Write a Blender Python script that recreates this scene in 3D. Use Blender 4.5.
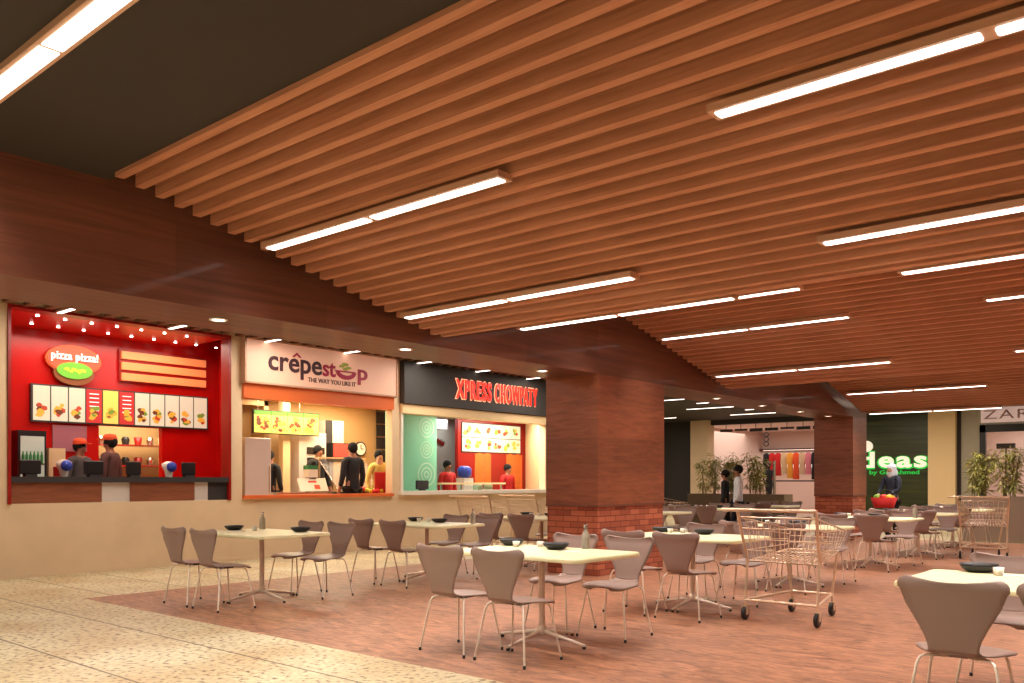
import bpy, math, random
from mathutils import Vector, Matrix
random.seed(7)
PI = math.pi
S = bpy.context.scene
COL = S.collection
for o in list(bpy.data.objects): bpy.data.objects.remove(o)

# ------------------------------------------------------------------ camera
cam_d = bpy.data.cameras.new('camera'); cam = bpy.data.objects.new('camera', cam_d); COL.objects.link(cam)
cam.location = (0, 0, 1.38); cam.rotation_euler = (PI/2, 0, math.radians(40.14))
cam_d.sensor_width = 36; cam_d.lens = 857.5/1024*36; cam_d.shift_y = 0.1357
cam_d.clip_start = 0.05; cam_d.clip_end = 200
S.camera = cam
# ------------------------------------------------------------------ world, exposure
w = bpy.data.worlds.new('world'); S.world = w; w.use_nodes = True
w.node_tree.nodes['Background'].inputs[0].default_value = (1.0, 0.86, 0.70, 1)
w.node_tree.nodes['Background'].inputs[1].default_value = 0.2
S.view_settings.view_transform = 'Standard'; S.view_settings.look = 'None'
S.view_settings.exposure = 0.0; S.view_settings.gamma = 1.0
S.view_settings.use_curve_mapping = False
LAMP = 5.0        # emission of the ceiling strips

def area(name, loc, sx, sy, power, col=(1, .85, .7), rot=(0, 0, 0), spread=PI):
    d = bpy.data.lights.new(name, 'AREA'); d.shape = 'RECTANGLE'; d.size = sx; d.size_y = sy
    d.energy = power; d.color = col; d.spread = spread
    o = bpy.data.objects.new(name, d); COL.objects.link(o); o.location = loc; o.rotation_euler = rot
    return o
# lamps inside the shops (their ceiling fixtures, plus an added kitchen fill) and behind the seating area (atrium opening)
area('pizza_shop_lamp', (-14.1, 6.7, 3.75), 1.2, 3.0, 62, (1, .8, .65))
area('crepe_shop_lamp', (-14.4, 11.3, 3.05), 1.2, 3.0, 170, (1, .82, .55))
area('snack_shop_lamp', (-13.8, 15.6, 2.93), 0.6, 2.6, 105, (1, .9, .75))
area('snack_kitchen_fill', (-15.2, 15.2, 2.9), .8, 1.5, 30, (.85, .92, 1))  # fill added to brighten the dark kitchen gap, no fixture modelled here
area('kitchen_lamp', (-16.0, 8.0, 2.85), 1.4, 1.4, 70, (1, .85, .6))
area('clothes_store_lamp', (-15.5, 36.5, 3.6), 6, 4, 190, (1, .9, .82))
area('glass_store_lamp', (-4.5, 36, 3.6), 5, 3, 160, (1, .9, .82))
area('atrium_light', (-7.5, -4.0, 6.0), 13, 4, 1850, (1, .96, .87), (math.radians(25), 0, 0))

for i, (x, y, p) in enumerate(((-14.5, 27.5, 260), (-9.0, 27.5, 260), (-3.0, 27.0, 300), (-19.0, 27.5, 90))):
    area('rear_hall_fill', (x, y, 3.86), 3.5, 5, p, (1, .85, .68))  # fill added to brighten the rear hall; only some sit near strip fixtures
for i, y in enumerate((5.3, 8.75, 12.4, 16.0)):
    area('shop_front_lamp', (-11.4, y, 3.8), 2.4, .3, 70, (1, .90, .78))
LAMPW = 40
# ------------------------------------------------------------------ materials
def srgb(r, g, b):
    f = lambda c: (c/255/12.92) if c/255 <= .04045 else ((c/255+.055)/1.055)**2.4
    return (f(r), f(g), f(b), 1)
def mat(name, col, rough=.5, metal=0, emit=None, es=0, noise=0, nscale=8, bump=0, coat=0, trans=0, alpha=1, spec=None):
    m = bpy.data.materials.new(name); m.use_nodes = True
    nt = m.node_tree; b = nt.nodes['Principled BSDF']
    b.inputs['Base Color'].default_value = col; b.inputs['Roughness'].default_value = rough
    b.inputs['Metallic'].default_value = metal
    if spec is not None: b.inputs['Specular IOR Level'].default_value = spec
    if coat: b.inputs['Coat Weight'].default_value = coat; b.inputs['Coat Roughness'].default_value = .12
    if trans: b.inputs['Transmission Weight'].default_value = trans
    if alpha < 1: b.inputs['Alpha'].default_value = alpha
    if emit: b.inputs['Emission Color'].default_value = emit; b.inputs['Emission Strength'].default_value = es
    if noise or bump:
        tc = nt.nodes.new('ShaderNodeTexCoord'); n = nt.nodes.new('ShaderNodeTexNoise')
        n.inputs['Scale'].default_value = nscale; n.inputs['Detail'].default_value = 5
        nt.links.new(tc.outputs['Object'], n.inputs['Vector'])
        if noise:
            r = nt.nodes.new('ShaderNodeValToRGB')
            r.color_ramp.elements[0].position = .3; r.color_ramp.elements[1].position = .7
            r.color_ramp.elements[0].color = tuple(c*(1-noise) for c in col[:3])+(1,)
            r.color_ramp.elements[1].color = tuple(min(1, c*(1+noise)) for c in col[:3])+(1,)
            nt.links.new(n.outputs['Fac'], r.inputs['Fac']); nt.links.new(r.outputs['Color'], b.inputs['Base Color'])
        if bump:
            bp = nt.nodes.new('ShaderNodeBump'); bp.inputs['Strength'].default_value = bump; bp.inputs['Distance'].default_value = .01
            nt.links.new(n.outputs['Fac'], bp.inputs['Height']); nt.links.new(bp.outputs['Normal'], b.inputs['Normal'])
    return m
def wood(name, c1, c2, stretch, rough=.4, scale=1.0, boards=None, coat=0, dist=.6):
    """grain: noise squeezed across the grain; boards=(vector expression idx, width) tints each board"""
    m = bpy.data.materials.new(name); m.use_nodes = True; nt = m.node_tree; b = nt.nodes['Principled BSDF']; L = nt.links
    tc = nt.nodes.new('ShaderNodeTexCoord'); mp = nt.nodes.new('ShaderNodeMapping')
    mp.inputs['Scale'].default_value = tuple(s*scale for s in stretch)
    n = nt.nodes.new('ShaderNodeTexNoise'); n.inputs['Scale'].default_value = 1; n.inputs['Detail'].default_value = 7
    n.inputs['Roughness'].default_value = .65; n.inputs['Distortion'].default_value = dist
    L.new(tc.outputs['Object'], mp.inputs['Vector']); L.new(mp.outputs['Vector'], n.inputs['Vector'])
    r = nt.nodes.new('ShaderNodeValToRGB'); r.color_ramp.elements[0].position = .32; r.color_ramp.elements[1].position = .68
    r.color_ramp.elements[0].color = c1; r.color_ramp.elements[1].color = c2
    L.new(n.outputs['Fac'], r.inputs['Fac']); out = r.outputs['Color']
    if boards:
        bt = nt.nodes.new('ShaderNodeTexBrick'); bt.inputs['Scale'].default_value = 1
        bt.inputs['Brick Width'].default_value = boards[0]; bt.inputs['Row Height'].default_value = boards[1]
        bt.inputs['Mortar Size'].default_value = .002; bt.inputs['Mortar Smooth'].default_value = .3
        bt.inputs['Color1'].default_value = (.8, .8, .8, 1); bt.inputs['Color2'].default_value = (1.12, 1.12, 1.12, 1)
        bt.inputs['Mortar'].default_value = (.6, .6, .6, 1)
        sx = nt.nodes.new('ShaderNodeSeparateXYZ'); L.new(tc.outputs['Object'], sx.inputs[0])
        ad = nt.nodes.new('ShaderNodeMath'); ad.operation = 'ADD'; L.new(sx.outputs[0], ad.inputs[0]); L.new(sx.outputs[1], ad.inputs[1])
        cb = nt.nodes.new('ShaderNodeCombineXYZ'); L.new(ad.outputs[0], cb.inputs[0]); L.new(sx.outputs[2], cb.inputs[1])
        L.new(cb.outputs[0], bt.inputs['Vector'])
        mx = nt.nodes.new('ShaderNodeMixRGB'); mx.blend_type = 'MULTIPLY'; mx.inputs[0].default_value = 1
        L.new(out, mx.inputs[1]); L.new(bt.outputs['Color'], mx.inputs[2]); out = mx.outputs[0]
    L.new(out, b.inputs['Base Color']); b.inputs['Roughness'].default_value = rough
    if coat: b.inputs['Coat Weight'].default_value = coat; b.inputs['Coat Roughness'].default_value = .08
    return m
def brick_mat():
    m = bpy.data.materials.new('red_brick'); m.use_nodes = True; nt = m.node_tree; b = nt.nodes['Principled BSDF']; L = nt.links
    tc = nt.nodes.new('ShaderNodeTexCoord'); sx = nt.nodes.new('ShaderNodeSeparateXYZ'); L.new(tc.outputs['Object'], sx.inputs[0])
    ad = nt.nodes.new('ShaderNodeMath'); ad.operation = 'ADD'; L.new(sx.outputs[0], ad.inputs[0]); L.new(sx.outputs[1], ad.inputs[1])
    cb = nt.nodes.new('ShaderNodeCombineXYZ'); L.new(ad.outputs[0], cb.inputs[0]); L.new(sx.outputs[2], cb.inputs[1])
    bt = nt.nodes.new('ShaderNodeTexBrick'); bt.inputs['Scale'].default_value = 1
    bt.inputs['Brick Width'].default_value = .27; bt.inputs['Row Height'].default_value = .086
    bt.inputs['Mortar Size'].default_value = .006; bt.inputs['Mortar Smooth'].default_value = .2; bt.inputs['Bias'].default_value = 0
    bt.inputs['Color1'].default_value = srgb(150, 74, 48); bt.inputs['Color2'].default_value = srgb(198, 112, 78)
    bt.inputs['Mortar'].default_value = srgb(110, 50, 32); L.new(cb.outputs[0], bt.inputs['Vector'])
    L.new(bt.outputs['Color'], b.inputs['Base Color']); b.inputs['Roughness'].default_value = .85
    bp = nt.nodes.new('ShaderNodeBump'); bp.inputs['Strength'].default_value = .6; bp.inputs['Distance'].default_value = .008; bp.invert = True
    L.new(bt.outputs['Fac'], bp.inputs['Height']); L.new(bp.outputs['Normal'], b.inputs['Normal'])
    return m
def tile_mat():
    m = bpy.data.materials.new('speckled_stone_tile'); m.use_nodes = True; nt = m.node_tree; b = nt.nodes['Principled BSDF']; L = nt.links
    tc = nt.nodes.new('ShaderNodeTexCoord')
    n = nt.nodes.new('ShaderNodeTexNoise'); n.inputs['Scale'].default_value = 21; n.inputs['Detail'].default_value = 4; L.new(tc.outputs['Object'], n.inputs['Vector'])
    r = nt.nodes.new('ShaderNodeValToRGB'); e = r.color_ramp.elements
    e[0].position = .34; e[0].color = srgb(110, 84, 58); e[1].position = .44; e[1].color = srgb(204, 186, 150)
    e2 = r.color_ramp.elements.new(.62); e2.color = srgb(218, 208, 170)
    L.new(n.outputs['Fac'], r.inputs['Fac'])
    n2 = nt.nodes.new('ShaderNodeTexNoise'); n2.inputs['Scale'].default_value = 1.3; n2.inputs['Detail'].default_value = 3; L.new(tc.outputs['Object'], n2.inputs['Vector'])
    r2 = nt.nodes.new('ShaderNodeValToRGB'); r2.color_ramp.elements[0].color = (.80, .68, .56, 1); r2.color_ramp.elements[1].color = (1, 1, 1, 1)
    r2.color_ramp.elements[0].position = .35; r2.color_ramp.elements[1].position = .65
    L.new(n2.outputs['Fac'], r2.inputs['Fac'])
    mx = nt.nodes.new('ShaderNodeMixRGB'); mx.blend_type = 'MULTIPLY'; mx.inputs[0].default_value = 1; L.new(r.outputs['Color'], mx.inputs[1]); L.new(r2.outputs['Color'], mx.inputs[2])
    bt = nt.nodes.new('ShaderNodeTexBrick'); bt.inputs['Scale'].default_value = 1; bt.offset = 0
    bt.inputs['Brick Width'].default_value = 60; bt.inputs['Row Height'].default_value = .98; bt.inputs['Mortar Size'].default_value = .011
    bt.inputs['Color1'].default_value = (1, 1, 1, 1); bt.inputs['Color2'].default_value = (.94, .94, .94, 1); bt.inputs['Mortar'].default_value = (.25, .2, .15, 1)
    mp = nt.nodes.new('ShaderNodeMapping'); mp.inputs['Location'].default_value = (.9, .11, 0); L.new(tc.outputs['Object'], mp.inputs['Vector']); L.new(mp.outputs['Vector'], bt.inputs['Vector'])
    mx2 = nt.nodes.new('ShaderNodeMixRGB'); mx2.blend_type = 'MULTIPLY'; mx2.inputs[0].default_value = 1; L.new(mx.outputs[0], mx2.inputs[1]); L.new(bt.outputs['Color'], mx2.inputs[2])
    L.new(mx2.outputs[0], b.inputs['Base Color']); b.inputs['Roughness'].default_value = .45
    return m

M = {}
M['wall'] = mat('beige_plaster', srgb(226, 198, 162), .8, noise=.05, nscale=2)
M['tile'] = tile_mat()
M['woodfloor'] = wood('red_wood_floor', srgb(104, 64, 44), srgb(188, 128, 94), (3.0, 10, 1), .5, 1.0, dist=1.8)
M['beam'] = wood('dark_beam_veneer', srgb(102, 57, 40), srgb(136, 80, 58), (6, .5, 14), .55, 1, boards=(3.2, .45), coat=.12)
M['pillarwood'] = wood('pillar_veneer', srgb(122, 66, 42), srgb(160, 92, 62), (2, 2, 16), .45, 1, boards=(8, .5))
M['batten'] = wood('ceiling_batten_wood', srgb(178, 116, 84), srgb(212, 148, 112), (1.2, 20, 20), .55, 1)
M['recess'] = mat('dark_ceiling_board', srgb(58, 30, 20), .9)
M['rib'] = mat('ribbed_strip_wood', srgb(128, 82, 60), .7)
M['blackceil'] = mat('black_ceiling_void', srgb(30, 22, 18), .9)
M['darkceil'] = mat('charcoal_ceiling', srgb(54, 46, 40), .8, noise=.08, nscale=1)
M['brick'] = brick_mat()
M['lamp'] = mat('lamp_diffuser', (1, 1, 1, 1), .5, emit=(1, .93, .84, 1), es=LAMP)
M['spot'] = mat('spot_diffuser', (1, 1, 1, 1), .5, emit=(1, .9, .78, 1), es=12)
M['housing'] = mat('lamp_housing', srgb(205, 160, 130), .4)
M['chair'] = mat('taupe_chair_shell', srgb(150, 124, 114), .42)
M['steel'] = mat('brushed_steel', srgb(210, 200, 190), .25, 1)
M['chrome'] = mat('warm_chrome', srgb(238, 222, 204), .28, .35)
M['black'] = mat('black_plastic', srgb(28, 24, 24), .4)
M['top'] = mat('cream_table_top', srgb(240, 232, 184), .35)
M['white'] = mat('white_ceramic', srgb(240, 232, 218), .3)
M['glass'] = mat('clear_glass', (.95, .95, .93, 1), .05, trans=.9)
M['wire'] = mat('cart_wire', srgb(224, 196, 166), .3, .5)
M['red'] = mat('red_gloss', srgb(200, 18, 12), .25, noise=.08, nscale=2)
M['redcol'] = mat('red_trim', srgb(150, 20, 14), .35)
M['orange'] = mat('orange_fascia', srgb(226, 110, 52), .45)
M['ceilred'] = mat('red_ceiling', srgb(214, 40, 30), .3)
M['charcoal'] = mat('charcoal_panel', srgb(62, 58, 56), .6)
M['cream'] = mat('cream_panel', srgb(240, 208, 158), .6)
M['peach'] = mat('backlit_peach_acrylic', srgb(232, 184, 158), .5, emit=srgb(244, 180, 150), es=.26)
M['menuw'] = mat('backlit_white_menu', srgb(190, 186, 165), .6, emit=srgb(240, 232, 196), es=.5)
M['menur'] = mat('backlit_red_menu', srgb(180, 40, 40), .5, emit=srgb(196, 60, 50), es=.55)
M['menuy'] = mat('backlit_yellow_menu', srgb(236, 210, 100), .5, emit=srgb(240, 210, 100), es=.42)
M['menug'] = mat('backlit_green_menu', srgb(90, 150, 50), .5, emit=srgb(90, 150, 50), es=.35)
M['food1'] = mat('printed_golden_food', srgb(222, 170, 60), .5, emit=srgb(222, 170, 60), es=.45)
M['food2'] = mat('printed_red_food', srgb(190, 70, 40), .5, emit=srgb(190, 70, 40), es=.35)
M['food3'] = mat('printed_green_food', srgb(120, 150, 50), .5, emit=srgb(120, 150, 50), es=.35)
M['food4'] = mat('printed_brown_food', srgb(110, 60, 36), .5, emit=srgb(110, 60, 36), es=.3)
M['louver'] = mat('lit_orange_slat', srgb(240, 150, 90), .4, emit=srgb(250, 150, 90), es=.45)
M['ovalr'] = mat('sign_orange_red', srgb(232, 90, 60), .4, emit=srgb(232, 90, 60), es=.35)
M['ovalg'] = mat('sign_green', srgb(110, 190, 60), .4, emit=srgb(110, 190, 60), es=.35)
M['ovalb'] = mat('sign_brown_rim', srgb(150, 90, 50), .4)
M['signw'] = mat('sign_white', srgb(250, 248, 240), .4, emit=(1, 1, .96, 1), es=.6)
M['signy'] = mat('sign_yellow', srgb(250, 220, 60), .4, emit=srgb(250, 220, 60), es=.4)
M['ink'] = mat('dark_plum_letters', srgb(74, 44, 50), .5)
M['crimson'] = mat('crimson_letters', srgb(176, 30, 70), .5)
M['lime'] = mat('lime_leaf_mark', srgb(160, 170, 60), .5)
M['xred'] = mat('backlit_red_letters', srgb(255, 40, 30), .4, emit=srgb(255, 50, 36), es=1.0)
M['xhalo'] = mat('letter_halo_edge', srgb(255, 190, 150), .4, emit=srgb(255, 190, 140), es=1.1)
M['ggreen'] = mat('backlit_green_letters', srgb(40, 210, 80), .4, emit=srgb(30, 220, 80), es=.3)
M['iwhite'] = mat('backlit_white_letters', srgb(235, 228, 205), .4, emit=srgb(235, 225, 205), es=.75)
M['mint'] = mat('mint_wall', srgb(128, 200, 164), .5)
M['mintring'] = mat('pale_ring_print', srgb(190, 222, 190), .5)
M['gold'] = mat('gold_pattern', srgb(200, 110, 40), .5)
M['kitchen'] = mat('kitchen_wall', srgb(196, 160, 110), .6)
M['dark'] = mat('dark_opening', srgb(48, 42, 42), .7)
M['green_panel'] = wood('dark_green_boards', srgb(34, 38, 14), srgb(66, 74, 30), (.5, 3, 9), .35, 1)
M['planter'] = mat('taupe_planter', srgb(140, 120, 98), .7)
M['soil'] = mat('soil', srgb(60, 40, 28), .95, noise=.3, nscale=20)
M['leaf'] = mat('bamboo_leaf', srgb(176, 172, 92), .6, noise=.3, nscale=5)
M['stem'] = mat('bamboo_stem', srgb(140, 130, 60), .5)
M['grey'] = mat('grey_stone_cladding', srgb(176, 168, 150), .5)
M['pink'] = mat('pale_pink_wall', srgb(224, 198, 184), .6)
M['pfloor'] = mat('store_floor', srgb(214, 180, 166), .4)
M['zbg'] = mat('sign_blush', srgb(225, 195, 188), .4, emit=srgb(230, 200, 192), es=.35)
M['zink'] = mat('grey_letters', srgb(176, 140, 134), .4)
M['skin'] = mat('skin', srgb(160, 104, 78), .6)
M['skinl'] = mat('lighter_skin', srgb(206, 158, 128), .6)
M['hair'] = mat('dark_hair', srgb(16, 12, 10), .95)
def cloth(name, r, g, b): return mat(name, srgb(r, g, b), .85)
M['c_white'] = cloth('white_cloth', 225, 230, 238); M['c_black'] = cloth('black_cloth', 30, 28, 30); M['c_navy'] = cloth('navy_cloth', 34, 38, 52)
M['c_grey'] = cloth('grey_cloth', 84, 74, 72); M['c_red'] = cloth('red_cloth', 196, 34, 30); M['c_brown'] = cloth('brown_cloth', 92, 56, 50)
M['c_yellow'] = cloth('yellow_cloth', 222, 190, 100); M['c_orange'] = cloth('orange_cap_cloth', 226, 84, 40)
M['c_pink'] = cloth('pink_cloth', 226, 128, 140); M['c_beige'] = cloth('beige_cloth', 206, 176, 140); M['c_ochre'] = cloth('ochre_cloth', 224, 160, 60)
M['c_green'] = cloth('olive_cloth', 60, 66, 50)
M['blue'] = mat('blue_plastic', srgb(50, 70, 170), .3)
M['fridge'] = mat('fridge_steel', srgb(220, 212, 206), .4, .25)
M['fglass'] = mat('lit_fridge_inside', srgb(190, 195, 180), .4, emit=srgb(190, 200, 180), es=.25)
M['bottle_g'] = mat('green_bottle', srgb(50, 130, 60), .3)
M['fruit_r'] = mat('red_fruit', srgb(220, 40, 30), .4); M['fruit_y'] = mat('yellow_fruit', srgb(240, 200, 50), .4); M['fruit_g'] = mat('green_fruit', srgb(120, 170, 50), .4)
M['teal'] = mat('green_box_print', srgb(60, 130, 80), .5)
M['paper'] = mat('paper_board', srgb(235, 222, 200), .6)
M['screen'] = mat('lit_red_screen', srgb(200, 60, 50), .4, emit=srgb(210, 70, 60), es=.6)
M['mauve'] = mat('mauve_glass_panel', srgb(170, 110, 120), .2)

# ------------------------------------------------------------------ mesh building
class MB:
    def __init__(s): s.v = []; s.f = []; s.m = []; s.sm = []
    def add(s, vs, fs, m=0, smooth=False):
        o = len(s.v); s.v += [tuple(v) for v in vs]
        for f in fs: s.f.append(tuple(i+o for i in f)); s.m.append(m); s.sm.append(smooth)
        return s
    def box(s, a, b, m=0, rot=None, bev=0):
        (x0, y0, z0), (x1, y1, z1) = a, b
        x0, x1 = sorted((x0, x1)); y0, y1 = sorted((y0, y1)); z0, z1 = sorted((z0, z1))
        vs = [(x, y, z) for z in (z0, z1) for y in (y0, y1) for x in (x0, x1)]
        if bev:
            r = bev; out = []; fs = []
            def ring(z, k):
                pts = []
                for cx, cy, a0 in ((x1-r, y1-r, 0), (x0+r, y1-r, 1), (x0+r, y0+r, 2), (x1-r, y0+r, 3)):
                    for j in range(4):
                        an = (a0+j/3)*PI/2; pts.append((cx+(r-k)*math.cos(an), cy+(r-k)*math.sin(an), z))
                return pts
            hz = min(r, (z1-z0)/2.2)*.6
            rings = [ring(z0, hz), ring(z0+hz, 0), ring(z1-hz, 0), ring(z1, hz)]
            for q in rings: out += q
            for i in range(3):
                for j in range(16): fs.append((i*16+j, i*16+(j+1) % 16, (i+1)*16+(j+1) % 16, (i+1)*16+j))
            fs.append(tuple(reversed(range(16)))); fs.append(tuple(range(48, 64)))
            if rot: out = [rot @ Vector(v) for v in out]
            return s.add(out, fs, m)
        if rot: vs = [rot @ Vector(v) for v in vs]
        return s.add(vs, [(0, 2, 3, 1), (4, 5, 7, 6), (0, 1, 5, 4), (2, 6, 7, 3), (0, 4, 6, 2), (1, 3, 7, 5)], m)
    def tube(s, pts, r, seg=8, m=0, caps=True):
        pts = [Vector(p) for p in pts]; n = len(pts); rs = r if isinstance(r, (list, tuple)) else [r]*n
        vs = []; up = None
        for i, p in enumerate(pts):
            d = (pts[min(i+1, n-1)]-pts[max(i-1, 0)]).normalized()
            if up is None:
                up = Vector((0, 0, 1)) if abs(d.z) < .9 else Vector((1, 0, 0))
            a = d.cross(up).normalized(); b2 = a.cross(d).normalized(); up = b2
            for k in range(seg):
                t = 2*PI*k/seg; vs.append(p+a*(rs[i]*math.cos(t))+b2*(rs[i]*math.sin(t)))
        fs = [(i*seg+k, i*seg+(k+1) % seg, (i+1)*seg+(k+1) % seg, (i+1)*seg+k) for i in range(n-1) for k in range(seg)]
        s.add(vs, fs, m, True)
        if caps: s.add(vs[:seg], [tuple(reversed(range(seg)))], m); s.add(vs[-seg:], [tuple(range(seg))], m)
        return s
    def lathe(s, prof, c=(0, 0, 0), seg=20, m=0, sx=1, sy=1):
        vs = [(c[0]+r*sx*math.cos(2*PI*k/seg), c[1]+r*sy*math.sin(2*PI*k/seg), c[2]+z) for r, z in prof for k in range(seg)]
        fs = [(i*seg+k, i*seg+(k+1) % seg, (i+1)*seg+(k+1) % seg, (i+1)*seg+k) for i in range(len(prof)-1) for k in range(seg)]
        s.add(vs, fs, m, True)
        for i, rev in ((0, True), (len(prof)-1, False)):
            if prof[i][0] > 1e-4:
                q = vs[i*seg:(i+1)*seg]; s.add(q, [tuple(reversed(range(seg))) if rev else tuple(range(seg))], m)
        return s
    def sphere(s, c, r, m=0, seg=12, sx=1, sy=1, sz=1):
        n = 8; prof = [(r*math.sin(PI*i/n)+1e-5, -r*sz*math.cos(PI*i/n)) for i in range(n+1)]
        return s.lathe(prof, c, seg, m, sx, sy)
    def prism(s, poly, fn, d0, d1, m=0):
        """poly of (a,b); fn(a,b,d)->xyz"""
        n = len(poly); vs = [fn(a, b, d0) for a, b in poly]+[fn(a, b, d1) for a, b in poly]
        fs = [tuple(range(n)), tuple(range(2*n-1, n-1, -1))]+[(i, (i+1) % n, (i+1) % n+n, i+n) for i in range(n)]
        return s.add(vs, fs, m)
    def mesh(s, name, mats):
        me = bpy.data.meshes.new(name); me.from_pydata(s.v, [], s.f)
        for m in (mats if isinstance(mats, (list, tuple)) else [mats]): me.materials.append(m)
        me.polygons.foreach_set('material_index', s.m); me.polygons.foreach_set('use_smooth', s.sm)
        me.update()
        import bmesh
        b = bmesh.new(); b.from_mesh(me); bmesh.ops.recalc_face_normals(b, faces=b.faces); b.to_mesh(me); b.free()
        return me
    def build(s, name, mats, parent=None, loc=None, rot=None):
        o = bpy.data.objects.new(name, s.mesh(name, mats)); COL.objects.link(o)
        if parent: o.parent = parent
        if loc: o.location = loc
        if rot: o.rotation_euler = rot
        return o
def tag(o, label=None, cat=None, group=None, kind=None):
    if label: o['label'] = label
    if cat: o['category'] = cat
    if group: o['group'] = group
    if kind: o['kind'] = kind
    return o
def empty(name, loc, label, cat, group=None, rz=0):
    o = bpy.data.objects.new(name, None); COL.objects.link(o); o.location = loc; o.rotation_euler = (0, 0, rz)
    o.empty_display_size = .1
    return tag(o, label, cat, group)
def kids(o): return [c for c in ALLK.get(o.name, [])]
ALLK = {}
def copy_tree(o, parent=None):
    c = o.copy(); COL.objects.link(c); c.parent = parent
    for ch in o.children: copy_tree(ch, c)
    return c
def place(o, loc, rz, label, group=None):
    o.location = loc; o.rotation_euler = (0, 0, rz); o['label'] = label
    if group: o['group'] = group
    return o
def struct(o): o['kind'] = 'structure'; return o
def text_mesh(txt, size, depth=.01, offset=0, spacing=1.0):
    cu = bpy.data.curves.new('letters', 'FONT'); cu.body = txt; cu.size = size; cu.extrude = depth/2; cu.offset = offset
    cu.space_character = spacing; cu.resolution_u = 3
    o = bpy.data.objects.new('letters', cu); COL.objects.link(o)
    dg = bpy.context.evaluated_depsgraph_get(); me = bpy.data.meshes.new_from_object(o.evaluated_get(dg))
    bpy.data.objects.remove(o)
    return me
def letters(name, txt, m, facing, org, width, height, parent, depth=.02, offset=0, label=None, shear=0, spacing=1.0):
    """facing 'x': text on a plane facing +x reading along +y; 'y': plane facing -y reading along +x"""
    me = text_mesh(txt, 1, .02, offset, spacing)
    xs = [v.co.x for v in me.vertices]; ys = [v.co.y for v in me.vertices]
    x0, x1, y0, y1 = min(xs), max(xs), min(ys), max(ys)
    for v in me.vertices:
        a = (v.co.x-x0)/(x1-x0)*width; b = (v.co.y-y0)/(y1-y0)*height; d = v.co.z/.02*depth; a += shear*b
        if facing == 'x': v.co = Vector((org[0]+d, org[1]+a, org[2]+b))
        else: v.co = Vector((org[0]+a, org[1]-d, org[2]+b))
    me.materials.clear(); me.materials.append(m)
    o = bpy.data.objects.new(name, me); COL.objects.link(o); o.parent = parent
    if label: o['label'] = label
    return o

# ================================================================== SETTING
XW = -13.16                                         # shop front plane
fl = MB().box((-22, -8, -.1), (8, 34, -.012)).build('floor', M['tile']); struct(fl)
# tile top sheets around the wood area
t = MB()
t.box((-13.16, -8, -.012), (8, 4.44, 0)).box((-13.16, 4.44, -.012), (-10.3, 34, 0)).box((-10.3, 21.4, -.012), (8, 34, 0)).box((-22, 21.5, -.012), (-13.16, 34, 0))
struct(t.build('floor_tiles', M['tile']))
struct(MB().box((-10.3, 4.44, -.012), (8, 21.4, 0)).build('floor_wood', M['woodfloor']))

# shop front wall with three openings
def wall_with_holes(x0, x1, y0, y1, z1, holes):
    b = MB(); y = y0
    for (a, c, lo, hi) in holes:
        b.box((x0, y, 0), (x1, a, z1)); b.box((x0, a, 0), (x1, c, lo)); b.box((x0, a, hi), (x1, c, z1)); y = c
    b.box((x0, y, 0), (x1, y1, z1)); return b
struct(wall_with_holes(-13.36, XW, -6, 21.5, 4.1, [(4.64, 8.11, 1.05, 3.85), (8.35, 11.81, 1.06, 3.1), (12.02, 16.9, 1.12, 2.96)]).build('wall_left', M['wall']))
struct(MB().box((-13.155, -6, 0), (-13.135, 21.5, .05)).build('baseboard_left', M['wall']))
# end of the shop block, back wall of the hall
struct(MB().box((-22, 21.3, 0), (-13.36, 21.5, 4.1)).build('wall_shop_end', M['charcoal']))
struct(MB().box((-22.2, 21.5, 0), (-22, 34, 4.1)).build('wall_far_left', M['charcoal']))
struct(MB().box((8, -6, 0), (8.2, 34, 4.3)).build('wall_right', M['wall']))
struct(MB().box((-22, 33.3, 0), (-17.78, 33.5, 4.0)).build('wall_back', M['charcoal']))
struct(MB().box((-17.78, 32.9, 0), (-16.98, 33.5, 4.0)).build('trim_1', M['wall']))
struct(MB().box((-8.39, 33.0, 0), (-7.5, 33.5, 4.0)).build('trim_2', M['cream']))
struct(MB().box((-7.5, 33.25, 0), (-7.38, 33.5, 4.0)).build('trim_3', M['dark']))
struct(MB().box((-7.38, 33.3, 0), (-6.78, 33.5, 4.0)).box((-6.78, 33.3, 3.3), (8, 33.5, 4.0)).box((-3.2, 33.3, 0), (8, 33.5, 3.3)).build('wall_back_stone', M['grey']))
# ceilings
struct(MB().box((-6.99, -1, 3.82), (8, 3.22, 3.95)).build('ceiling', M['darkceil']))
struct(MB().box((-22, -1, 4.06), (8, 34, 4.16)).build('ceiling_side', M['blackceil']))
struct(MB().box((-22, 21.4, 3.92), (-6.99, 34, 4.06)).build('ceiling_far', M['darkceil']))
struct(MB().box((-7.4, 21.9, 3.95), (8, 34, 4.06)).build('ceiling_rear', M['darkceil']))
# ribbed strip ceiling in front of the shops: one thing, counted ribs
rc = empty('ribbed_ceiling', (-10.5, 9, 4.06), 'dark ribbed ceiling strip above the fast food shop fronts', 'ceiling')
rib = None
for i in range(72):
    y = -1+i*.28
    if i == 0:
        rib = MB().box((-2.62, -.05, -.205), (2.5, .05, 0)).build('rib', M['rib'], rc); rib.location = (0, y-9, 0)
    else:
        c = rib.copy(); COL.objects.link(c); c.parent = rc; c.location = (0, y-9, 0)
# beam (bulkhead)
struct(MB().box((-7.93, -6, 2.91), (-6.99, 21.93, 4.1)).build('trim_4', M['beam']))

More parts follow.
